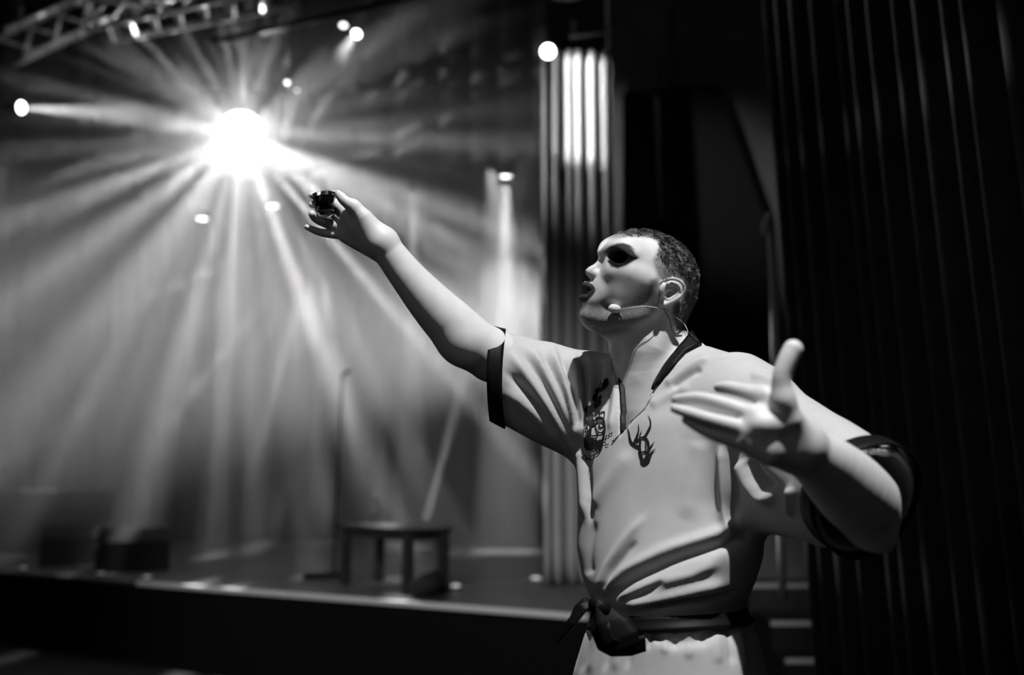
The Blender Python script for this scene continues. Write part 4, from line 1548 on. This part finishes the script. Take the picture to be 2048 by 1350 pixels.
def stroke(mb, pts, w0, w1=None, wm=None):
    """brush stroke: a tapering polyline in the frame"""
    pts = np.array(pts, float)
    n = max(8, int(len(pts) * 4))
    k = np.linspace(0, 1, len(pts))
    s = np.linspace(0, 1, n)
    # Catmull-Rom
    out = []
    for q in s:
        i = min(int(q * (len(pts) - 1)), len(pts) - 2)
        u = q * (len(pts) - 1) - i
        p0, p1, p2, p3 = pts[max(i - 1, 0)], pts[i], pts[i + 1], pts[min(i + 2, len(pts) - 1)]
        out.append(0.5 * ((2 * p1) + (-p0 + p2) * u + (2 * p0 - 5 * p1 + 4 * p2 - p3) * u * u + (-p0 + 3 * p1 - 3 * p2 + p3) * u ** 3))
    out = np.array(out)
    tg = np.gradient(out, axis=0)
    tg /= np.linalg.norm(tg, axis=1, keepdims=True) + 1e-9
    nr = np.stack([-tg[:, 1], tg[:, 0]], 1)
    w1 = w0 if w1 is None else w1
    wm = (w0 + w1) / 2 if wm is None else wm
    ww = np.where(s < .5, w0 + (wm - w0) * s * 2, wm + (w1 - wm) * (s - .5) * 2)[:, None] / 2
    a, b = out + nr * ww, out - nr * ww
    v = []
    for p in list(a) + list(b):
        h = hit(p[0], p[1])
        v.append(h[0] + h[1] * 0.0016 - FWD * 0.0006 if h else P(p[0], p[1], 1.8))
    mb.add(v, [(i, i + 1, n + i + 1, n + i) for i in range(n - 1)])


def Z7(x, y):                                      # reading scale of the chest motifs
    return (1120 + x / 6.1375, 740 + y / 6.1364)


m_thread = mat('black_thread', 0.008, 0.6, spec=0.3)
cl = MB()
for p, w0, w1, wm in [([(825, 700), (850, 760), (860, 830), (880, 890), (930, 930), (985, 950)], .6, 5.5, 5),
                      ([(965, 660), (970, 740), (950, 820), (915, 900), (930, 930)], .6, 5, 5),
                      ([(1080, 552), (1110, 610), (1115, 680), (1085, 750), (1045, 815), (1015, 835)], .5, 4, 4.2),
                      ([(1012, 742), (990, 790), (985, 850), (1000, 900)], .5, 3, 3),
                      ([(945, 900), (965, 860), (1010, 830), (1055, 840), (1085, 890), (1090, 960), (1065, 1050)], 2, 5, 5),
                      ([(990, 850), (985, 920), (985, 1000), (1005, 1080), (1030, 1140)], 4, 7, 6),
                      ([(1050, 890), (1058, 940), (1050, 1000), (1010, 1010), (985, 1000)], 1.5, 4, 3.5),
                      ([(1165, 875), (1120, 940), (1085, 1010), (1060, 1080), (1040, 1130)], .5, 7, 5),
                      ([(1180, 968), (1135, 1005), (1105, 1060), (1085, 1110), (1050, 1140)], .5, 8, 6),
                      ([(1000, 1105), (1030, 1140), (1070, 1135)], 6, 6, 9)]:
    stroke(cl, [Z7(*q) for q in p], w0, w1, wm)
tag(cl.build('claw_embroidery', m_thread, robe), 'black claw motif on the near lapel')
dg = MB()
patch(dg, [Z7(*q) for q in [(585, 95), (600, 130), (600, 170), (575, 205), (540, 240), (510, 265), (490, 270), (488, 300), (512, 315), (508, 350), (495, 372),
                            (512, 385), (500, 420), (470, 450), (430, 470), (405, 500), (400, 540), (415, 560), (410, 600), (435, 620), (440, 680), (400, 700), (390, 780),
                            (385, 830), (420, 830), (430, 860), (450, 840), (470, 870), (500, 850), (530, 870), (540, 900), (520, 960), (480, 940), (450, 960), (420, 930), (400, 980), (340, 985), (305, 950), (300, 840),
                            (330, 800), (370, 700), (360, 672), (296, 672), (295, 480), (340, 430), (380, 420), (425, 400), (390, 370), (395, 320), (425, 290), (430, 235), (480, 215), (500, 150), (540, 120)]])
for p, w in [([(480, 500), (495, 525), (552, 515)], 2.6), ([(492, 525), (490, 580)], 2.4), ([(550, 515), (545, 590)], 2.4),
             ([(440, 620), (470, 590), (520, 595), (548, 640), (555, 720), (545, 800), (525, 880)], 4.5),
             ([(440, 690), (450, 655), (490, 635), (530, 660), (532, 700), (505, 710), (485, 690), (495, 670)], 3),
             ([(440, 690), (450, 730), (480, 765), (520, 770), (545, 740)], 2.8), ([(470, 770), (460, 800), (420, 812), (385, 805)], 3),
             ([(645, 760), (640, 785), (615, 780), (605, 810), (575, 805), (570, 840), (545, 862)], 1.8),
             ([(605, 910), (575, 922), (565, 895), (540, 890), (525, 920)], 1.8),
             ([(320, 1110), (330, 1090), (370, 1085), (410, 1108), (420, 1060), (440, 1030), (470, 1020), (500, 980), (520, 940)], 2.2),
             ([(300, 1040), (325, 1060), (318, 1080)], 1.8), ([(400, 940), (430, 980), (400, 1000), (450, 1000), (470, 950), (490, 1000), (510, 940)], 2),
             ([(300, 690), (345, 690), (320, 720), (350, 740), (320, 770), (345, 780)], 2)]:
    stroke(dg, [Z7(*q) for q in p], w)
tag(dg.build('dragon_embroidery', m_thread, robe), 'black dragon motif on the far lapel')


# ---- belt: wide black sash, knot and hanging ends
def sash(t_, q):
    z0, z1 = P(1335, 1240, 1.87)[2], P(1335, 1206, 1.87)[2]
    x = math.cos(q), math.sin(q)
    z = z0 + (z1 - z0) * t_
    # rises a little towards his left side, dips at the knot
    cx, cy, A, B = loft_at(z)
    p = np.array((cx, cy, z)) + SH * (A + 0.006) * x[0] + NV * (B + 0.006) * x[1]
    p[2] += 0.012 * x[0] - 0.002
    narrow = 0.62 + 0.38 * (1 - x[0]) / 2
    p[2] = p[2] + (z0 + (z1 - z0) * .5 - z) * (1 - narrow)
    return p


belt = ring_band('belt', sash, m_black, root, 0.006)
tag(belt, 'black satin sash tied at the front')
kd = 1.672
knot = MB()
kp = [P(1176, 1214, kd + .012), P(1192, 1208, kd - .012), P(1208, 1214, kd - .016), P(1216, 1226, kd + .0)]
knot.tube(kp, [0.008, 0.015, 0.016, 0.008], 12)
knot.build('knot', m_black, belt, True)
# big hanging end folded back on itself
L1 = [P(1190, 1208, kd - .02), P(1192, 1250, kd - .035), P(1206, 1290, kd - .04), P(1226, 1304, kd - .04)]
R1 = [P(1222, 1212, kd - .015), P(1262, 1240, kd - .03), P(1276, 1262, kd - .04), P(1279, 1285, kd - .04)]
ribbon('sash_end', L1, R1, m_black, belt, 0.005)
L2 = [P(1183, 1216, kd - .01), P(1182, 1262, kd - .025), P(1196, 1298, kd - .03), P(1222, 1312, kd - .03), P(1262, 1311, kd - .03), P(1292, 1302, kd - .03)]
R2 = [P(1214, 1222, kd - .02), P(1222, 1256, kd - .04), P(1230, 1278, kd - .045), P(1246, 1284, kd - .04), P(1268, 1276, kd - .035), P(1290, 1270, kd - .03)]
ribbon('sash_end', L2, R2, m_black, belt, 0.004)
L3 = [P(1186, 1196, kd + .0), P(1160, 1206, kd - .01), P(1136, 1240, kd - .01), P(1112, 1286, kd - .0)]
R3 = [P(1196, 1206, kd - .01), P(1172, 1222, kd - .02), P(1150, 1252, kd - .02), P(1116, 1288, kd - .0)]
ribbon('sash_end', L3, R3, m_black, belt, 0.003)
L4 = [P(1190, 1200, kd + .01), P(1168, 1196, kd + .0), P(1150, 1212, kd - .0), P(1140, 1232, kd - .0)]
R4 = [P(1194, 1208, kd + .0), P(1172, 1212, kd - .01), P(1158, 1224, kd - .01), P(1150, 1244, kd - .0)]
ribbon('sash_end', L4, R4, m_black, belt, 0.003)

# ---- trousers and shoes (below the frame, so that he stands on the floor)
hipL, hipR = P(1400, 1500, 1.80), P(1280, 1500, 1.94)
tops = []
for hp_ in (hipL, hipR):
    tops.append(('+', s_chain([hp_, hp_ * np.array((1, 1, 0)) + np.array((0, 0, 0.46)), hp_ * np.array((1, 1, 0)) + np.array((0.01, 0.02, 0.07))], (0.10, 0.075, 0.068)), 0.02))
tp, tq = mesh_sdf(tops, np.minimum(hipL, hipR) * np.array((1, 1, 0)) - 0.2, np.maximum(hipL, hipR) + 0.2, 0.008)
big_mesh('trousers', tp, tq, m_robe, root)
for hp_ in (hipL, hipR):
    f0 = hp_ * np.array((1, 1, 0))
    sp, sq = mesh_sdf([('+', s_ell(f0 + NV * 0.06 + np.array((0, 0, 0.028)), (0.046, 0.14, 0.05), TAX), 0), ('-', s_ell(f0 + np.array((0, 0, -0.5)), (9, 9, 0.5)), 0.004)],
                      f0 - 0.25, f0 + 0.25, 0.006)
    big_mesh('shoe', sp, sq, mat('shoe_leather', 0.02, 0.35), root)

# ---- the small glass in his right hand
gt = P(647, 388.5, 1.958)
gb = P(652, 431, 1.952)
gax = (gt - gb) / np.linalg.norm(gt - gb)
gh = np.linalg.norm(gt - gb)
sg = empty('shot_glass', gb, 'small shot glass of dark drink held in the raised hand', 'glass')
MB().lathe(gb, gax, [(0, 0.0165), (0.002, 0.0185), (gh * .5, 0.0205), (gh, 0.0228), (gh, 0.0212), (gh * .6, 0.0190), (0.0095, 0.0165), (0.008, 0.010), (0.0078, 0.0002)], 28
          ).build('tumbler', glass('clear_glass', 1.0, 0.0, 1.18), sg, True)
MB().lathe(gb, gax, [(0.0085, 0.0100), (0.0100, 0.0163), (gh * .6, 0.0187), (gh * .84, 0.0199), (gh * .85, 0.0001)], 24
          ).build('drink', glass('dark_drink', 0.004, 0.0, 1.35), sg, True)

# ---- headset microphone
hm = empty('headset_microphone', H(1330, 615, 0.08), 'pale headset microphone with a thin boom along his cheek', 'microphone')


def onskin(px, py, lift):
    h = hit(px, py, (btree,))
    return h[0] + h[1] * lift if h else H(px, py, 0.07)


mc = onskin(1232, 615.5, 0.009)
m_mic = mat('pale_foam', 0.55, 0.7)
ax = (HF * 0.9 - HU * 0.35 + HL * 0.1)
MB().lathe(mc - ax * 0.012, ax, [(0, .001), (.001, .0055), (.006, .0078), (.014, .0085), (.019, .0072), (.0225, .003), (.023, .0002)], 16).build('capsule', m_mic, hm, True)
m_wire = mat('beige_wire', 0.45, 0.35)
bpts = [mc - ax * 0.011] + [onskin(*p) for p in [(1256, 615.5, .009), (1272, 613.5, .008), (1290, 612.5, .007), (1308, 613.5, .007), (1324, 618, .008), (1340, 627, .006), (1353, 637, .004), (1366, 647, .003)]]
bz_ = []
for i in range(len(bpts) - 1):
    for q in np.linspace(0, 1, 4, endpoint=False):
        p0, p1, p2, p3 = bpts[max(i - 1, 0)], bpts[i], bpts[i + 1], bpts[min(i + 2, len(bpts) - 1)]
        bz_.append(0.5 * (2 * p1 + (p2 - p0) * q + (2 * p0 - 5 * p1 + 4 * p2 - p3) * q * q + (3 * p1 - p0 - 3 * p2 + p3) * q ** 3))
MB().tube(bz_ + [bpts[-1]], 0.0008, 8).build('boom', m_wire, hm, True)
ew = [H(1369, 648, 0.045), P(1375, 660, 1.885), P(1376, 672, 1.885), P(1373, 680, 1.882)]
MB().tube(ew, 0.0008, 8).build('cable', m_wire, hm, True)
eh = [onskin(*p) for p in [(1327, 617, .0005), (1340, 640, .0005), (1343, 660, .0005), (1352, 670, .0005), (1364, 671, .0005)]]
MB().tube(eh, 0.0010, 8).build('ear_cable', mat('clear_cable', 0.2, 0.3), hm, True)
hook = [H(*p) for p in [(1330, 566, .084), (1325, 574, .084), (1323, 584, .083), (1325, 594, .081)]]
MB().tube(hook, [0.003, 0.0055, 0.006, 0.004], 10).build('earpiece', m_mic, hm, True)
